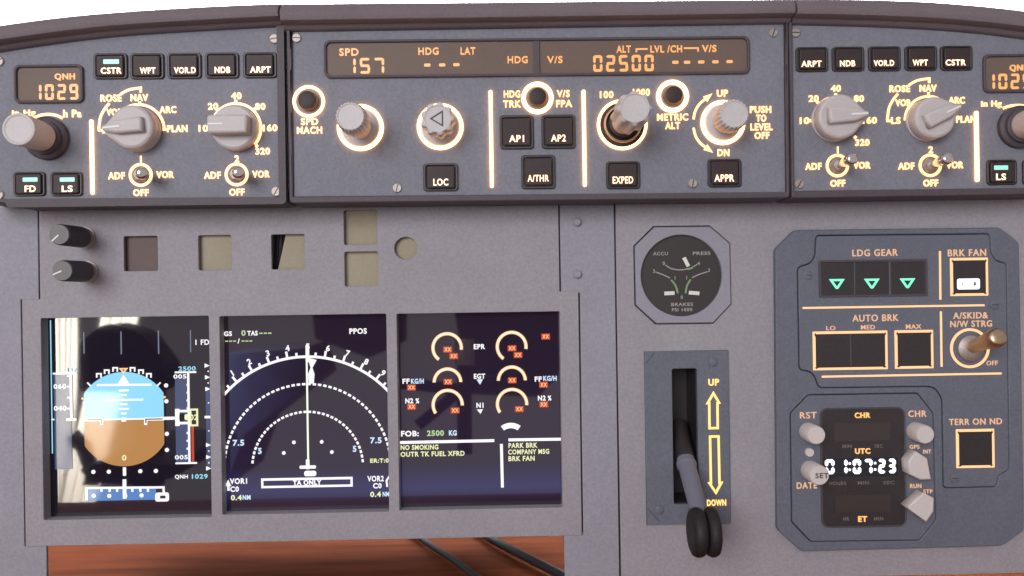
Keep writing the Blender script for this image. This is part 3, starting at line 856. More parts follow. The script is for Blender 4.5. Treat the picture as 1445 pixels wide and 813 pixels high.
link('speed_tape', sp([crect([(75.5, 527.5), (100, 527.3), (102, 662), (78, 662.5)], SG)]), TAPE, SA)
link('speed_scale', merge([sp([prect(91.5, 527, 33, 2.4, SG)], .4), sp([prect(100.7, 559.5, 3.2, 66, SG)], .5), sp([prect(101, 592, 14, 3.4, SG)], .45), sp([prect(75, 592, 4, 2, SG)], .45)] + [sp([prect(97.5, y, 5, 2, SG)], .45) for y in (530.5, 545.5, 561, 576.5)]), SW, SA)
st('060', 84.5, 545.3, 6.6, SW, SA, w=17.5, z=.5); st('040', 85, 576.2, 6.6, SW, SA, w=17.5, z=.5)
st('157', 101.5, 522, 5.2, SCY, SA, w=14, z=.5)
link('altitude_tape', sp([crect([(247, 534), (264, 533.7), (265.8, 655), (248.5, 655.5)], SG)]), TAPE, SA)
link('altitude_scale', merge([sp([prect(262, 525.3, 30, 2.4, SG)], .4), sp([prect(266.7, 589.5, 3, 129, SG)], .5), sp([prect(263, 653.5, 30, 2.4, SG)], .45), sp([prect(250.5, 589, 6, 24, SG)], .5), sp([prect(260, 580, 18, 3.4, SG)], .55), sp([prect(260, 597, 18, 3.4, SG)], .55)] + [sp([circ(265, y, 1.7, SG, 8)], .45) for y in (543, 554, 565, 576, 611, 622, 633)]), SW, SA)
link('altitude_core', sp([prect(257.5, 588.6, 8, 11, SG, 3)], .9), SBLK, SA)
link('altitude_box', merge([sp(strip([(269, 578), (278.5, 577.8), (278.8, 600), (269.5, 600.2)], 2.6, SG, True), .9), text_mesh('02', 273.5, 589, 8, SG + .9, w=10, th=.35), sp([prect(264, 588.5, 6, 8, SG, 2)], 1.2)]), SYL, SA)
link('ground_ribbon', sp([prect(272.3, 626, 3.4, 51, SG)], .5), SRED, SA)
st('2500', 264, 520.2, 6.2, SCY, SA, w=24, z=.5)
st('005', 254, 531.3, 6, SW, SA, w=18, z=.6); st('005', 256, 645.3, 6, SW, SA, w=18, z=.6)
link('climb_tape', sp([crect([(290, 546), (296, 546), (298, 662), (292, 662)], SG)]), TAPE, SA)
link('climb_marks', merge([sp([px_poly([(x - 3, y - 3), (x + 4, y), (x - 3, y + 3)], SG)], .5) for x, y in ((292, 516), (292.5, 532.5), (293, 549), (294, 628), (294.2, 645), (294.2, 661))] + [sp([prect(293, 588.5, 8, 3.4, SG)], .5)] + [sp([circ(x, y, 1, SG, 8)], .5) for x, y in ((294, 524), (294, 540.5), (294.5, 568.5), (295, 608), (295, 636.5), (295, 653))]), SW, SA)
st('1 FD', 285.5, 483, 7.4, SW, SA, w=19)
st('QNH', 256, 673.2, 6.4, SW, SA, w=18); st('1029', 282, 672.4, 6.4, SCY, SA, w=22)
link('deviation_dots', merge([sp([circ(x, y, 2.9, SG, 14)]) for x, y in ((234.4, 544), (234.8, 566.3), (235.5, 612.3), (235.6, 635), (131.8, 666), (153.6, 665.7), (198, 665), (220, 664.6))] + [sp([prect(175.7, 665.5, 4.4, 12, SG, 1)])]), SW, SA)
link('heading_tape', sp([crect([(122.5, 689), (220, 688), (220.5, 705.5), (123, 706.5)], SG)]), TAPEB, SA)
link('heading_scale', merge([sp(strip([(122.7, 706), (122.3, 688.7), (231, 687.7), (231.2, 695)], 3, SG), .4), sp([prect(176, 690, 5, 27, SG)], .5)] + [sp([prect(x, 691.5, 3, 5, SG)], .45) for x in (143.5, 155, 165.5, 187, 198.3, 209)] + [sp([circ(x, y, 3, SG, 10)], .5) for x, y in ((132.5, 699.5), (154.5, 699.7), (177, 699.5), (200, 699))]), SW, SA)
link('heading_box', sp([prect(229, 701.3, 19, 12.5, SG, 3), prect(230, 701.3, 8, 4.4, SG, 1)], .6), SW, SA)
DIMW = glow('screen_dim_white', (0.6, 0.65, 0.85), 0.30, (0.02,)*3, 0.05)
link('column_lines', bars([(171, 484, 1.7, 32), (223.7, 483, 1.7, 33), (269, 481.5, 1.5, 31), (118.5, 484, 1.4, 30)]), DIMW, SA)
link('edge_line', sp([crect([(70.8, 452), (72.2, 452), (74.5, 640), (73.1, 640)], SG)]), SCY, SA)
# compass screen
nx, ny = 434.3, 659
link('compass_arc', sp([arc_band(nx, ny, 155, 3.6, 41.5, 138.5, SG, 70)]), SW, SB)
tk = []
for i in range(-9, 10):
    a = 90 - i*4.85
    if i == 0: continue
    l = 9 if i % 2 == 0 else 5
    tk.append(sp([arc_band(nx, ny, 156 + l/2, l, a - .55, a + .55, SG, 2)], .3))
link('compass_ticks', merge(tk), SW, SB)
for n_ in range(1, 10):
    a = math.radians((n_ - 5)*9.7)
    st(str(n_), nx + 170*math.sin(a), ny - 170*math.cos(a), 8.5, SW, SB, 'compass_figure', bold=0.03, rot=-math.degrees(a)*0.8)
def dashed(r, a0, a1, n):
    st_ = (a1 - a0)/n
    return merge([sp([arc_band(nx, ny, r, 3.1, a0 + st_*i, a0 + st_*(i + .64), SG, 3)]) for i in range(n)])
link('range_arc', dashed(116.5, 6.5, 175, 46), SW, SB)
link('range_arc', dashed(77.5, 4, 177, 36), SW, SB)
LINEW = glow('screen_track_line', (0.92, 1.0, 0.80), 1.1, (0.02,)*3, 0.05)
link('track_line', sp([prect(434, 579, 2.5, 158, SG)], .5), LINEW, SB)
link('heading_bug', merge([sp([px_poly([(434.5, 505), (447, 508), (441, 519), (444, 528), (443, 540), (436, 543), (435, 528), (438.5, 519)], SG)], .9)]), SW, SB)
link('lubber_mark', sp([prect(434, 499, 5, 24, SG, 1)], .9), SW, SB)
link('aircraft_symbol', merge([sp([prect(434.5, 659, 23, 4.4, SG, 1.5)], .9), sp([prect(434.5, 655, 5, 14, SG, 1.5)], 1.0), sp([prect(438, 668, 17, 7.5, SG, 3)], .9)]), SW, SB)
link('message_box', sp([crect([(368.5, 675), (497.5, 673), (498, 686.5), (369, 689)], SG), crect([(371.6, 678.2), (494.5, 676.4), (494.8, 683.6), (372, 685.8)], SG)], .4), SW, SB)
st('TA ONLY', 433.5, 681, 7, SW, SB, w=40, bold=0.04)
link('range_dots', merge([sp([circ(x, y, 2.6, SG, 12)]) for x, y in ((414.7, 624.3), (400.5, 639.3), (454, 623.6), (468.3, 638))]), SW, SB)
SBL = glow('screen_pale_blue', (0.62, 0.80, 1.0), 1.1, (0.02,)*3, 0.05)
st('7.5', 336.5, 625, 8.5, SBL, SB, w=16, bold=.03); st('7.5', 530.5, 621.5, 8.5, SBL, SB, w=16, bold=.03)
st('5', 366.7, 636.5, 8.5, SBL, SB, bold=.03); st('5', 500.4, 633.5, 8.5, SBL, SB, bold=.03)
st('GS', 321.7, 471, 6.8, SW, SB, w=11, bold=.03); st('0', 343.6, 470, 8, SGN, SB, w=6, bold=.03); st('TAS', 356.3, 470.3, 6.8, SW, SB, w=14.5, bold=.03)
st('---', 374.5, 470.3, 1.8, SGN, SB, w=17); st('---', 325.5, 481.5, 1.6, SGN, SB, w=15); st('/', 336.8, 481.3, 7, SW, SB); st('---', 348.5, 481.3, 1.6, SGN, SB, w=15)
st('PPOS', 505.3, 467.3, 8, SW, SB, w=24.5, bold=.03)
st('VOR1', 336.5, 679, 8, SW, SB, w=24, bold=.03); st('C0', 331, 690.3, 7.5, SW, SB, w=12, bold=.03)
st('0.4', 333.5, 702.3, 7.5, SYL, SB, w=15, bold=.03); st('NM', 348, 702, 6.5, SBL, SB, w=11, bold=.03)
st('VOR2', 530, 675.5, 8, SW, SB, w=23, bold=.03); st('C0', 532.5, 685.5, 7.5, SW, SB, w=12, bold=.03)
st('0.4', 530, 697.6, 7.5, SYL, SB, w=15, bold=.03); st('NM', 544.5, 697.3, 6.5, SBL, SB, w=9, bold=.03)
st('ER:T:0', 535.5, 650, 6, SYL, SB, w=26, bold=.03)
link('station_arrow', merge([sp([px_poly([(322, 677), (326.5, 686), (318, 686)], SG)], .4), sp([prect(322.5, 688, 3, 9, SG)], .3)]), SW, SB)
link('station_arrow', sp(strip([(549.5, 672), (545.5, 678), (546.5, 687)], 2.5, SG), .4), SW, SB)
# engine screen
def dial(x, y, r, a0, a1):
    o = link('engine_dial', sp([arc_band(x, y, r, 4.6, a0, a1, SG, 40)]), SAM, SE)
    link('dial_core', sp([arc_band(x, y, r, 1.9, a0 + 2, a1 - 2, SG, 40)], .5), glow('screen_warm_white', (1.0, 0.92, 0.78), 1.15, (0.02,)*3, 0.05), o)
dial(631, 491, 20, -8, 234); dial(631.5, 539.5, 18.7, 0, 180); dial(631.8, 571.5, 20.5, -3, 214)
dial(722, 489.3, 20.3, -10, 235); dial(722.3, 537, 19, 0, 180); dial(722.6, 570.3, 20.7, -5, 214)
for x, y in ((631.7, 493.3), (640.3, 502.6), (722.5, 491.5), (731, 501), (632.2, 538.8), (722.8, 536.7), (642.3, 579.2), (732.8, 577.3), (770, 475), (580.6, 546.9), (767, 543), (580.9, 574), (767.3, 570.7)):
    o = link('value_box', sp([prect(x, y, 12.5, 8.5, SG, 1)], .3), SRED, SE)
    link('value_figure', text_mesh('XX', x, y, 5.6, SG + .7, w=9.6, th=.35, bold=.02), SAM, o)
for s, x, y, m_, w_ in (('EPR', 676.5, 489.2, SW, 16), ('EGT', 676.7, 531, SW, 16), ('N1', 677.3, 572, SW, 10), ('FF', 573, 538, SW, 10), ('KG/H', 589, 538, SBL, 18), ('FF', 759.5, 535, SW, 10), ('KG/H', 776, 534, SBL, 19), ('N2', 577.5, 565.7, SW, 11), ('%', 589, 565.7, SW, 5), ('N2', 764.5, 561.8, SW, 11), ('%', 775.5, 561.8, SW, 5)):
    st(s, x, y, 7.2, m_, SE, w=w_, bold=.035)
link('scale_pointer', merge([sp([px_poly([(672.5, 535.5), (681.5, 535), (677.5, 543)], SG)], .4)]), SBL, SE)
link('scale_pointer', merge([sp([px_poly([(673, 578), (681.5, 577.5), (678, 584)], SG)], .4)]), SW, SE)
st('FOB:', 578.5, 612, 8, SW, SE, w=25, bold=.035); st('2500', 614.5, 611.3, 8, SGN, SE, w=24, bold=.035); st('KG', 639, 611, 7.5, SBL, SE, w=11, bold=.035)
link('memo_lines', merge([sp(strip([(563, 624.6), (697.5, 621.8)], 4, SG)), sp(strip([(717.5, 620.8), (793, 619.8)], 4, SG)), sp(strip([(707.5, 626.5), (709, 688)], 4, SG))]), SW, SE)
st('NO SMOKING', 592, 631.3, 7, SYL, SE, w=53, bold=.03); st('OUTR TK FUEL XFRD', 610.5, 640.5, 7, SYL, SE, w=90, bold=.03)
st('PARK BRK', 738, 628.5, 7, SYL, SE, w=41, bold=.03); st('COMPANY MSG', 746, 637.5, 7, SYL, SE, w=58, bold=.03); st('BRK FAN', 736, 647, 7, SYL, SE, w=37, bold=.03)
link('flap_symbol', sp([arc_band(721, 620, 19.5, 7.5, 53, 127, SG, 16)]), SW, SE)

# ---------------------------------------------------------------- brake pressure gauge
GA = empty('pressure_gauge', anchor(962, 458, 0), 'octagonal brake and accumulator pressure gauge with a black dial', 'gauge')
ow = px_poly(oct_px, 0)
link('surround', solid([inset(ow, 1.6*S), circ(961.3, 389, 57.5, 0, 64)], BACK, 3.0, 1.2), PLATE, GA)
link('dial', solid([circ(961.3, 389, 60, 0, 64)], BACK, -3), DIAL, GA)
link('case', solid([inset(ow, -6*S)], -40, -6.4), BLACK, GA)  # black backing added so no wall light leaks round the gauge
GD = -2.8
for s, x, y, w_ in (('ACCU', 932, 358, 21), ('PRESS', 990, 357.5, 25), ('BRAKES', 962.5, 429.6, 31), ('PSI 1000', 962.5, 437, 29)):
    text(s, x, y, 4.8, GD, DIMTEXT, GA, 'dial_text', w=w_, th=.4)
for s, x, y in (('0', 936.7, 371.7), ('4', 985.8, 371.7), ('3', 922.8, 382.5), ('1', 952.5, 392.5), ('1', 969, 392), ('3', 1000.3, 381.3), ('0', 962, 419.5)):
    text(s, x, y, 5, GD, DIMTEXT, GA, 'dial_figure', th=.4)
for p in ([(939, 374), (947, 379), (959.5, 381), (970, 379.6)], [(978.5, 376.5), (984, 373)], [(925, 384), (935, 387.5), (945.5, 392.5)], [(998.5, 383.5), (986, 387.5), (976.5, 392)]):
    link('dial_scale', solid(strip(smooth_pts(p), 1.5, GD), GD, GD + .4), DIMTEXT, GA)
for p in ([(970, 379.6), (974, 379), (978, 377)], [(947, 395), (953, 403), (956.5, 414)], [(974.5, 394.5), (969.5, 403), (967.3, 414)]):
    link('dial_scale', solid(strip(smooth_pts(p), 2.6, GD), GD, GD + .5), GREENPRINT, GA)
for a, b in (((965, 363.5), (971.5, 376)), ((937.5, 414.3), (952, 413.6)), ((972, 413), (987, 414.2))):
    q = [a, (a[0]*.8 + b[0]*.2, a[1]*.8 + b[1]*.2), b]
    link('needle', solid(strip([a, b], 5.4, GD + 2), GD + 1.5, GD + 2.5, .3), mat('needle_white', (0.72, 0.70, 0.66), .5), GA)

# ---------------------------------------------------------------- gear lever plate and lever
GP = empty('lever_plate', anchor(970, 740, 0), 'tall blue grey plate with lit UP and DOWN arrows round a dark slot', 'lever plate')
link('plate', solid([gear_out, slot], -5, 5, 1.0), BLUE2, GP)
link('slot_lining', solid([inset(slot, -7*S), slot], -62, -5.2), BLACK, GP)
link('slot_back', solid([inset(slot, -7*S)], -66, -62), BLACK, GP)
for x, y in ((1006, 511), (930, 719.5)):
    link('screw', lathe(x, y, [(6.5, 4), (6.5, 6.5), (5, 7.6)], 5, 24), BLUE2, GP, 40)
link('corner_line', merge([solid(strip(p, 1.2, 5), 5, 5.3) for p in ([(911, 513), (924, 498)], [(914, 718), (932, 737)])]), TRAY, GP)
text('UP', 1007, 539.5, 9.5, 5, AMBA, GP, w=15); text('DOWN', 1011, 709.3, 8.8, 5, AMBA, GP, w=27)
up = [(1006.6, 552), (1017, 569.5), (1013.8, 570), (1014.2, 605.5), (999.6, 605.8), (999.2, 570.3), (995.8, 570.6)]
dn = [(1000.3, 614.7), (1015.3, 614.3), (1016.6, 680), (1020.3, 679.6), (1010.3, 698), (998.3, 680.6), (1001.6, 680.4)]
for q in (up, dn):
    qq = px_poly(q, 5)
    link('lit_arrow', solid([qq, inset(qq, 3.0*S)], 4.7, 6.2), AMBA, GP)
LV = empty('landing_gear_lever', anchor(966, 655, 0), 'landing gear lever pointing down with a black double wheel handle', 'lever')
hx, hz = P(994.5, 751, 112)
px_, pz_ = P(957, 600, -40)
sx, sz = P(966, 655, 5)
tip = Vector((hx - 3*S, -108*S, hz + 12*S))
root = Vector((px_, 40*S, pz_))
mid = Vector((sx + 1*S, -14*S, sz))
link('black_arm_end', tube([root, root.lerp(mid, .85)], [13*S, 13*S], 20), BLACK, LV, 50)  # upper end of the arm, coloured black
link('lever_arm', tube([root.lerp(mid, .84), mid, tip], [12.4*S, 12.4*S, 11*S], 20), STEM, LV, 50)
link('arm_collar', tube([mid + (tip - mid).normalized()*(-6*S), mid + (tip - mid).normalized()*(0.5*S), mid + (tip - mid).normalized()*(5*S)], [13.6*S, 14.2*S, 12.6*S], 20), STEM, LV, 40)
def tyre(cx, half):
    prof = [(0.02, -half), (0.55, -half*1.0), (0.80, -half*.98), (0.93, -half*.78), (1.0, -half*.25), (1.0, half*.25), (0.93, half*.78), (0.80, half*.98), (0.55, half), (0.02, half)]
    bm = bmesh.new()
    rows = []
    n = 48
    R = 34.5*S*.9
    for r, x in prof:
        rows.append([bm.verts.new((cx + x, -112*S + R*r*math.cos(2*math.pi*i/n), hz + R*r*math.sin(2*math.pi*i/n))) for i in range(n)])
    for a, b in zip(rows[:-1], rows[1:]):
        for i in range(n): bm.faces.new((a[i], a[(i + 1) % n], b[(i + 1) % n], b[i]))
    bm.faces.new(rows[0]); bm.faces.new(rows[-1])
    bmesh.ops.recalc_face_normals(bm, faces=bm.faces)
    return mesh_from(bm, 'tyre')
wl = link('wheel', tyre(hx - 9.5*S, 9*S), TYRE, LV, 50)
link('wheel', tyre(hx + 8.5*S, 8*S), TYRE, LV, 50)

# ---------------------------------------------------------------- annunciator panel
AN = empty('brake_panel', anchor(1268, 778, 0), 'large blue grey brake panel with gear triangles and autobrake keys', 'control panel')
AD = 10.0
ann = roundpoly([(1094, 352), (1122, 324.5), (1411, 321), (1438, 342), (1446, 748), (1414, 770.5), (1131, 778.5), (1097, 748)], 5)
sub = roundpoly([(1151, 332), (1397, 329.5), (1399, 358), (1406, 368), (1420.5, 371), (1425, 663), (1408.5, 672), (1407, 687.5), (1331, 689.5), (1329, 563), (1321, 550), (1312, 546), (1155, 548), (1149.5, 531), (1141.5, 524.5), (1127.5, 522.5), (1125, 377), (1143, 371.5), (1149.5, 362)], 6)
clk = roundpoly([(1140, 557), (1295, 554.5), (1317.5, 583), (1321, 735), (1297.5, 763), (1144, 765), (1117, 737), (1115, 583)], 3)
A_, S_, K_ = px_poly(ann, AD), px_poly(sub, AD), px_poly(clk, AD)
kw = dict()
link('plate', solid([A_, S_, K_], 0.2, AD, 1.4), BLUE2, AN)
link('plate_back', solid([inset(A_, 4*S)], 0.1, 4), BLACK, AN)
link('faceplate', solid([inset(S_, 1.2*S)], 3, AD + .5, 1.0), BLUE2, AN)
A1 = AD + .5
for x, y in ((1140.5, 388.5), (1403.5, 430), (1347, 675)):
    o = link('screw', lathe(x, y, [(6.5, A1 - .5), (6.5, A1 + 1), (5.5, A1 + 1.6)], A1, 24), BLUE2, AN, 40)
    link('screw_slot', solid([prect(x, y, 9, 1.6, A1)], A1 + 1.5, A1 + 1.8), TRAY, o)
for s, x, y, h, w_ in (('LDG GEAR', 1234.7, 356.7, 9.8, 65), ('BRK FAN', 1364.3, 356.7, 9.8, 55), ('AUTO BRK', 1235.3, 448.7, 9.8, 66), ('LO', 1172.3, 463, 6.2, 13), ('MED', 1224.7, 461.8, 6.2, 20), ('MAX', 1289, 460.8, 6.2, 22), ('A/SKID&', 1369.4, 445.2, 9.2, 50), ('N/W STRG', 1370.2, 457, 9.2, 60), ('OFF', 1399.8, 512.3, 6.6, 16), ('TERR ON ND', 1376.4, 595, 9, 76)):
    text(s, x, y, h, A1, AMBD, AN, w=w_, bold=.012, th=.8)
for p in ([(1132.5, 434.7), (1389, 430.8)], [(1159.5, 531.6), (1413, 527)], [(1326.2, 354.5), (1326.8, 423)], [(1327.5, 439.5), (1328.5, 517.5)]):
    link('lit_line', solid(strip(p, 2.7, A1), A1 - .3, A1 + .8), AMBL, AN)
for x, y in ((1181, 393.5), (1230.3, 393), (1280.5, 392.5)):
    o = link('gear_light', solid([prect(x, y, 48.5, 46.5, A1, 1)], A1 - 1, A1 + 1.2, .4), BLACK, AN)
    cx, cz = P(x - .6, y + 6.8, A1)
    k = K(A1)
    t = [(cx + a*k, cz + b*k) for a, b in ((-11.2, 6.5), (11.2, 6.5), (1.5, -7.5), (-1.5, -7.5))]
    link('green_triangle', solid([t, inset(t, 3.0*k)], A1 + 1.2, A1 + 1.8), GRN, o)
link('gear_light_surround', solid([crect([(1157, 369), (1306, 368), (1306.5, 416.5), (1157.5, 417)], A1, 2, 2), crect([(1157, 369), (1306, 368), (1306.5, 416.5), (1157.5, 417)], A1, 1, -1)], A1 - .2, A1 + 2, .4), TRAY, AN)
def framed(corners, name, lab):
    q = crect(corners, A1, 0.5)
    o = link(name, solid([inset(q, 4*S)], A1 - .5, A1 + 1.4, .5), BLACK, AN, label=lab)
    link('lit_frame', solid([q, inset(q, 2.9*S)], A1 - .3, A1 + 1.1), AMBL, o)
    return o
o = framed([(1340.5, 364.3), (1393.5, 363.5), (1394, 417), (1341, 418)], 'push_button', 'key with a white FAN lamp')
link('button_lamp', solid([prect(1366.5, 400.8, 32.5, 15.5, A1 + 1.4, 3), prect(1375.5, 400.6, 3.2, 5, A1 + 1.4, .5), prect(1358, 400.8, 1.4, 3, A1 + 1.4, .2)], A1 + 1.4, A1 + 2), BLW, o)
o = framed([(1146.5, 468), (1251.5, 466.5), (1252.5, 521), (1147.5, 522.5)], 'double_key', 'double key below LO and MED')
link('key_divider', solid([prect(1199.5, 494.5, 2.4, 48, A1)], A1 + 1.2, A1 + 1.9), TRAY, o)
framed([(1262, 466.3), (1316, 465.5), (1317, 519.5), (1263, 520.5)], 'push_button', 'key below MAX')
framed([(1348.7, 606), (1402.3, 605), (1403, 659.5), (1349.5, 660.5)], 'push_button', 'key below TERR ON ND')
bat_switch(1368.4, 491.4, A1, 28.3, 3.6, (4, 20), AN, 'brass toggle beside OFF', AMBL, BRASS, 13.6, 62, 16)

# ---------------------------------------------------------------- clock
CK = empty('clock', anchor(1218, 765, 8), 'clock with black face reading 01:07:23 and off white knobs at its corners', 'clock')
link('plate', solid([inset(K_, 1.2*S)], 3, AD + .3, 1.0), BLUE2, CK)
A2 = AD + .3
fcq = crect([(1158.5, 578), (1274.5, 576.5), (1277, 741), (1161, 742.5)], A2, 9)
link('clock_face', solid([fcq], A2 - 1, A2 + 1.2, .6), BLACK, CK)
link('face_rim', solid([inset(fcq, -2.2*S), inset(fcq, .2*S)], A2 - 1, A2 + 1.8, .6), TRAY, CK)
F1 = A2 + 1.3
for c in ([(1177, 597.3), (1256, 596.3), (1256.5, 621.5), (1177.5, 622.5)], [(1177.8, 699), (1256.8, 698), (1257.2, 722.5), (1178.2, 723.5)]):
    link('clock_window', solid([crect(c, F1, 1)], F1 - .2, F1 + .4), LCDD, CK)
link('clock_window', solid([crect([(1161.5, 646.5), (1267, 645.5), (1267.5, 672), (1162, 673)], F1, 1)], F1 - .3, F1 + .2), mat('clock_lit_lens', (0.016, 0.017, 0.026), .2), CK)
AMBC = glow('amber_clock_legend', (1.0, 0.50, 0.16), 1.35)
for s, x, y, w_ in (('CHR', 1216.8, 586, 22), ('UTC', 1217, 636.5, 21.5), ('ET', 1217, 732.3, 12.5)):
    text(s, x, y, 7.8, F1, AMBC, CK, w=w_)
DT = mat('faint_print', (0.16, 0.145, 0.14), .6)
for s, x, y, w_ in (('MIN', 1195.3, 629.8, 13), ('SEC', 1239.8, 629.3, 12), ('HOURS', 1182, 682, 24), ('MIN', 1218.3, 681.5, 16), ('SEC', 1254, 681, 16), ('HR', 1194, 732.5, 9), ('MIN', 1239.8, 732, 13)):
    text(s, x, y, 5, F1, DT, CK, 'face_print', w=w_, th=.4)
link('clock_digits', merge([digits('01', 1161.5, 1198.5, 648, 669, F1 + .2, 2, .22), digits('07', 1201, 1233.5, 647.7, 668.7, F1 + .2, 2, .22), digits('23', 1237, 1266, 647.3, 668, F1 + .2, 2, .22)] + [solid([prect(x, y, 3, 3, F1 + .2)], F1 + .2, F1 + .8) for x, y in ((1199, 654), (1199, 663), (1234.8, 653.5), (1234.8, 662.5))]), CLK, CK)
for s, x, y, h, w_ in (('RST', 1140.6, 586, 9.2, 24), ('CHR', 1294.4, 583.8, 9.2, 26), ('DATE', 1138.5, 685, 9, 29), ('GPS', 1290.3, 630.5, 5.6, 14), ('INT', 1308, 637.2, 5.6, 11), ('RUN', 1292, 685.8, 6, 16), ('STP', 1309.3, 693.5, 5.6, 13)):
    text(s, x, y, h, A2, AMBD, CK, w=w_, bold=.012, th=.8)
def peg(x, y, r, h, lab, name='clock_knob'):
    return link(name, lathe(x, y, [(r, A2), (r, A2 + h - 2), (r*.9, A2 + h)], A2, 36), WKNOB, CK, 40, label=lab)
peg(1140.5, 609, 13, 30, 'knob below RST')
peg(1141.6, 638, 6.4, 4, 'small white lamp between the two left knobs', 'clock_lamp')
o = peg(1143.5, 663.5, 14, 33, 'knob marked SET')
xx, zz = P(1143.5, 663.5, A2)
me = text_mesh('SET', 1143.5, 663.5, 7.6, A2 + 33, w=19, th=.4)
cxx = sum(v.co.x for v in me.vertices)/len(me.vertices); czz = sum(v.co.z for v in me.vertices)/len(me.vertices)
me.transform(Matrix.Translation((xx - cxx, 0, zz - czz)))
link('knob_print', me, TRAY, o)
peg(1291.5, 608.5, 13, 28, 'knob below the right CHR')
def pent(pts, hgt, lab):
    bq = px_poly(pts, A2 + hgt)
    # pointer block: its face was measured, so it stands straight back to the plate
    return link('clock_selector', solid([bq], A2, A2 + hgt, 2.0), WKNOB, CK, label=lab)
pent([(1281.8, 651), (1292.5, 637), (1309, 647), (1314.8, 677), (1299, 677.5), (1283, 669)], 22, 'pointed knob below GPS and INT')
pent([(1280.5, 716), (1303.5, 695.5), (1318.5, 703), (1318, 722), (1307.5, 737.5)], 22, 'pointed knob below RUN')

# ---------------------------------------------------------------- cables on the desk
def cable(pts, r, lab):
    q = []
    for x, y, lift in smooth3(pts):
        rr = ray(x, y)
        t = (ZD + lift - CAM.z)/rr.z
        q.append(CAM + rr*t)
    o = link('cable', tube(q, [r]*len(q), 12), CABLE, None, True)
    return tag(o, lab, 'cable', 'black cables on the desk')
def smooth3(pts, n=8):
    out = []
    for i in range(len(pts) - 1):
        for j in range(n):
            t = j/n
            out.append(tuple(pts[i][k]*(1 - t) + pts[i + 1][k]*t for k in range(3)))
    return out + [pts[-1]]
cable([(560, 735, .004), (604, 767, .004), (640, 790, .004), (700, 835, .004), (720, 850, .004)], 0.0024, 'thinner black cable under the middle of the screens')
cable([(650, 730, .005), (695, 762, .005), (740, 785, .005), (800, 815, .005), (840, 840, .005)], 0.0031, 'thicker black cable beside the right panel leg')

# ---------------------------------------------------------------- the room side, seen mirrored in the screens
FAB = mat('curtain_cloth', (0.78, 0.72, 0.66), 0.9, blotch=0.08)
b = FAB.node_tree.nodes['Principled BSDF']
tr = FAB.node_tree.nodes.new('ShaderNodeBsdfTranslucent'); tr.inputs[0].default_value = (0.80, 0.70, 0.64, 1)
mxs = FAB.node_tree.nodes.new('ShaderNodeMixShader'); mxs.inputs[0].default_value = 0.6
FAB.node_tree.links.new(b.outputs[0], mxs.inputs[1]); FAB.node_tree.links.new(tr.outputs[0], mxs.inputs[2])
FAB.node_tree.links.new(mxs.outputs[0], FAB.node_tree.nodes['Material Output'].inputs[0])
def curtain(pts_top, pts_bot, dist, folds, lab):
    """hanging cloth between two mirrored edges, with pleats"""
    bm = bmesh.new()
    rows = []
    nu, nv = 60, 14
    for j in range(nv + 1):
        v = j/nv
        a = mirror_point(pts_top[0] + (pts_bot[0] - pts_top[0])*v, 400 + 330*v, dist)
        c = mirror_point(pts_top[1] + (pts_bot[1] - pts_top[1])*v, 400 + 330*v, dist)
        row = []
        for i in range(nu + 1):
            u = i/nu
            p = a.lerp(c, u)
            p.y += 0.018*math.sin(u*folds*2*math.pi + .6*math.sin(3*v)) + .006*math.sin(u*folds*5.3)
            row.append(bm.verts.new(p))
        rows.append(row)
    for r0, r1 in zip(rows[:-1], rows[1:]):
        for i in range(nu): bm.faces.new((r0[i], r0[i + 1], r1[i + 1], r1[i]))
    bmesh.ops.recalc_face_normals(bm, faces=bm.faces)
    o = link('curtain', mesh_from(bm, 'curtain'), FAB, None, True)
    return tag(o, lab, 'curtain', 'curtains mirrored in the left screen')
curtain((83, 110), (87, 103), 2.3, 3.5, 'pale curtain mirrored at the edge of the left screen')
curtain((158, 206), (89, 130), 2.25, 3.5, 'narrow pale curtain mirrored behind the brown half of the ball')
CH = empty('office_chair', mirror_point(180, 720, 1.45), 'dark chair mirrored as a silhouette in the left screen', 'chair')
CHM = mat('chair_fabric', (0.010, 0.010, 0.014), .8, spec=.1)
def mloop(pts, dist): return [mirror_point(x, y, dist) for x, y in pts]
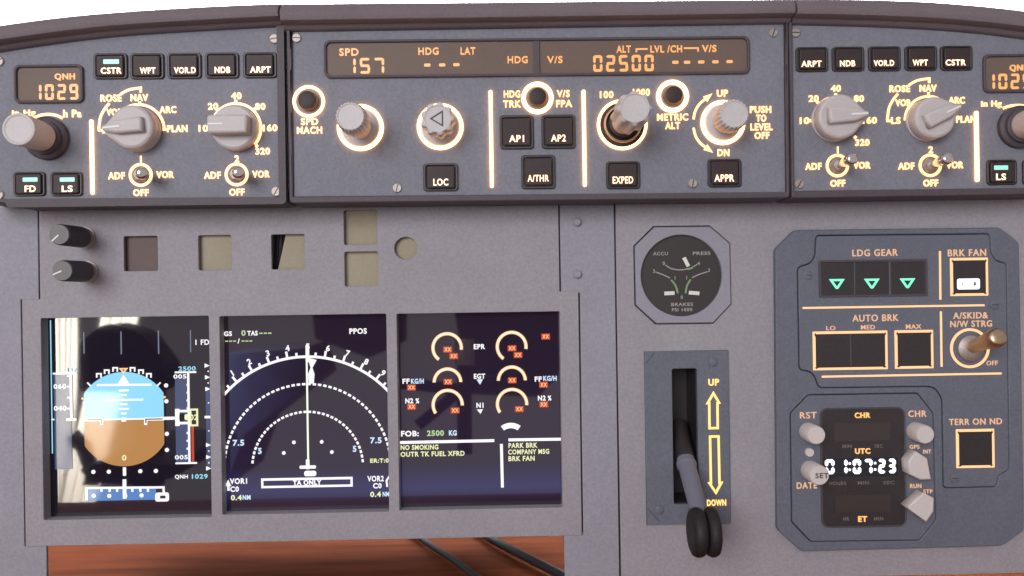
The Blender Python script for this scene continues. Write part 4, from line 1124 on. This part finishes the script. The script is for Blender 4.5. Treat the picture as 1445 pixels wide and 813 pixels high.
def slab(pts, dist, th):
    q = mloop(pts, dist)
    bm = bmesh.new()
    f = [bm.verts.new(p) for p in q]
    k_ = [bm.verts.new(p + Vector((0, -th, 0))) for p in q]
    bm.faces.new(f); bm.faces.new(k_[::-1])
    n = len(q)
    for i in range(n): bm.faces.new((f[i], k_[i], k_[(i + 1) % n], f[(i + 1) % n]))
    bmesh.ops.recalc_face_normals(bm, faces=bm.faces)
    return mesh_from(bm, 'slab')
link('backrest', slab(roundpoly([(112, 485), (150, 455), (200, 468), (240, 520), (228, 556), (112, 552)], 14), 1.45, .06), CHM, CH)
link('post', slab([(192, 552), (222, 552), (220, 690), (190, 690)], 1.45, .04), CHM, CH)
link('seat', slab(roundpoly([(113, 660), (150, 652), (245, 655), (252, 672), (200, 684), (130, 680)], 8), 1.40, .30), CHM, CH)
link('armrest', tube(mloop([(104, 612), (120, 630), (133, 664), (130, 684)], 1.5), [.012]*4, 12), CHM, CH, True)
TP = empty('camera_tripod', mirror_point(655, 640, 1.15), 'silver camera on a dark tripod mirrored in the engine screen', 'tripod')
link('camera_body', tube(mloop([(655, 478), (655, 515)], 1.10), [.014, .014], 20), METAL, TP, 40)
link('tripod_post', tube(mloop([(655, 515), (656, 640)], 1.12), [.010, .010], 12), CHM, TP, True)
for a, bq in (((656, 545), (590, 600)), ((656, 545), (770, 525)), ((656, 550), (566, 540))):
    link('tripod_leg', tube(mloop([a, bq], 1.13), [.008, .008], 12), CHM, TP, True)
DARKSLAB = mat('dark_slab_paint', (0.012, 0.016, 0.045), .7, spec=.1, blotch=.2)  # for added slabs cut to the dark patches mirrored in the screens
for pts, dist, lab in (([(317, 500), (425, 492), (440, 540), (395, 575), (346, 612), (317, 690)], 2.3, 'added dark navy armchair mirrored in the middle screen'),
                       ([(440, 430), (556, 430), (556, 490), (520, 505), (445, 478)], 2.5, 'added dark shelf mirrored high in the middle screen'),
                       ([(640, 430), (796, 430), (796, 520), (760, 560), (660, 556)], 2.4, 'added dark cabinet mirrored behind the engine dials')):
    o = link('armchair' if 'armchair' in lab else ('shelf' if 'shelf' in lab else 'backdrop'), slab(pts, dist, .35), DARKSLAB)
    tag(o, lab, 'armchair' if 'armchair' in lab else ('shelf' if 'shelf' in lab else 'backdrop'))
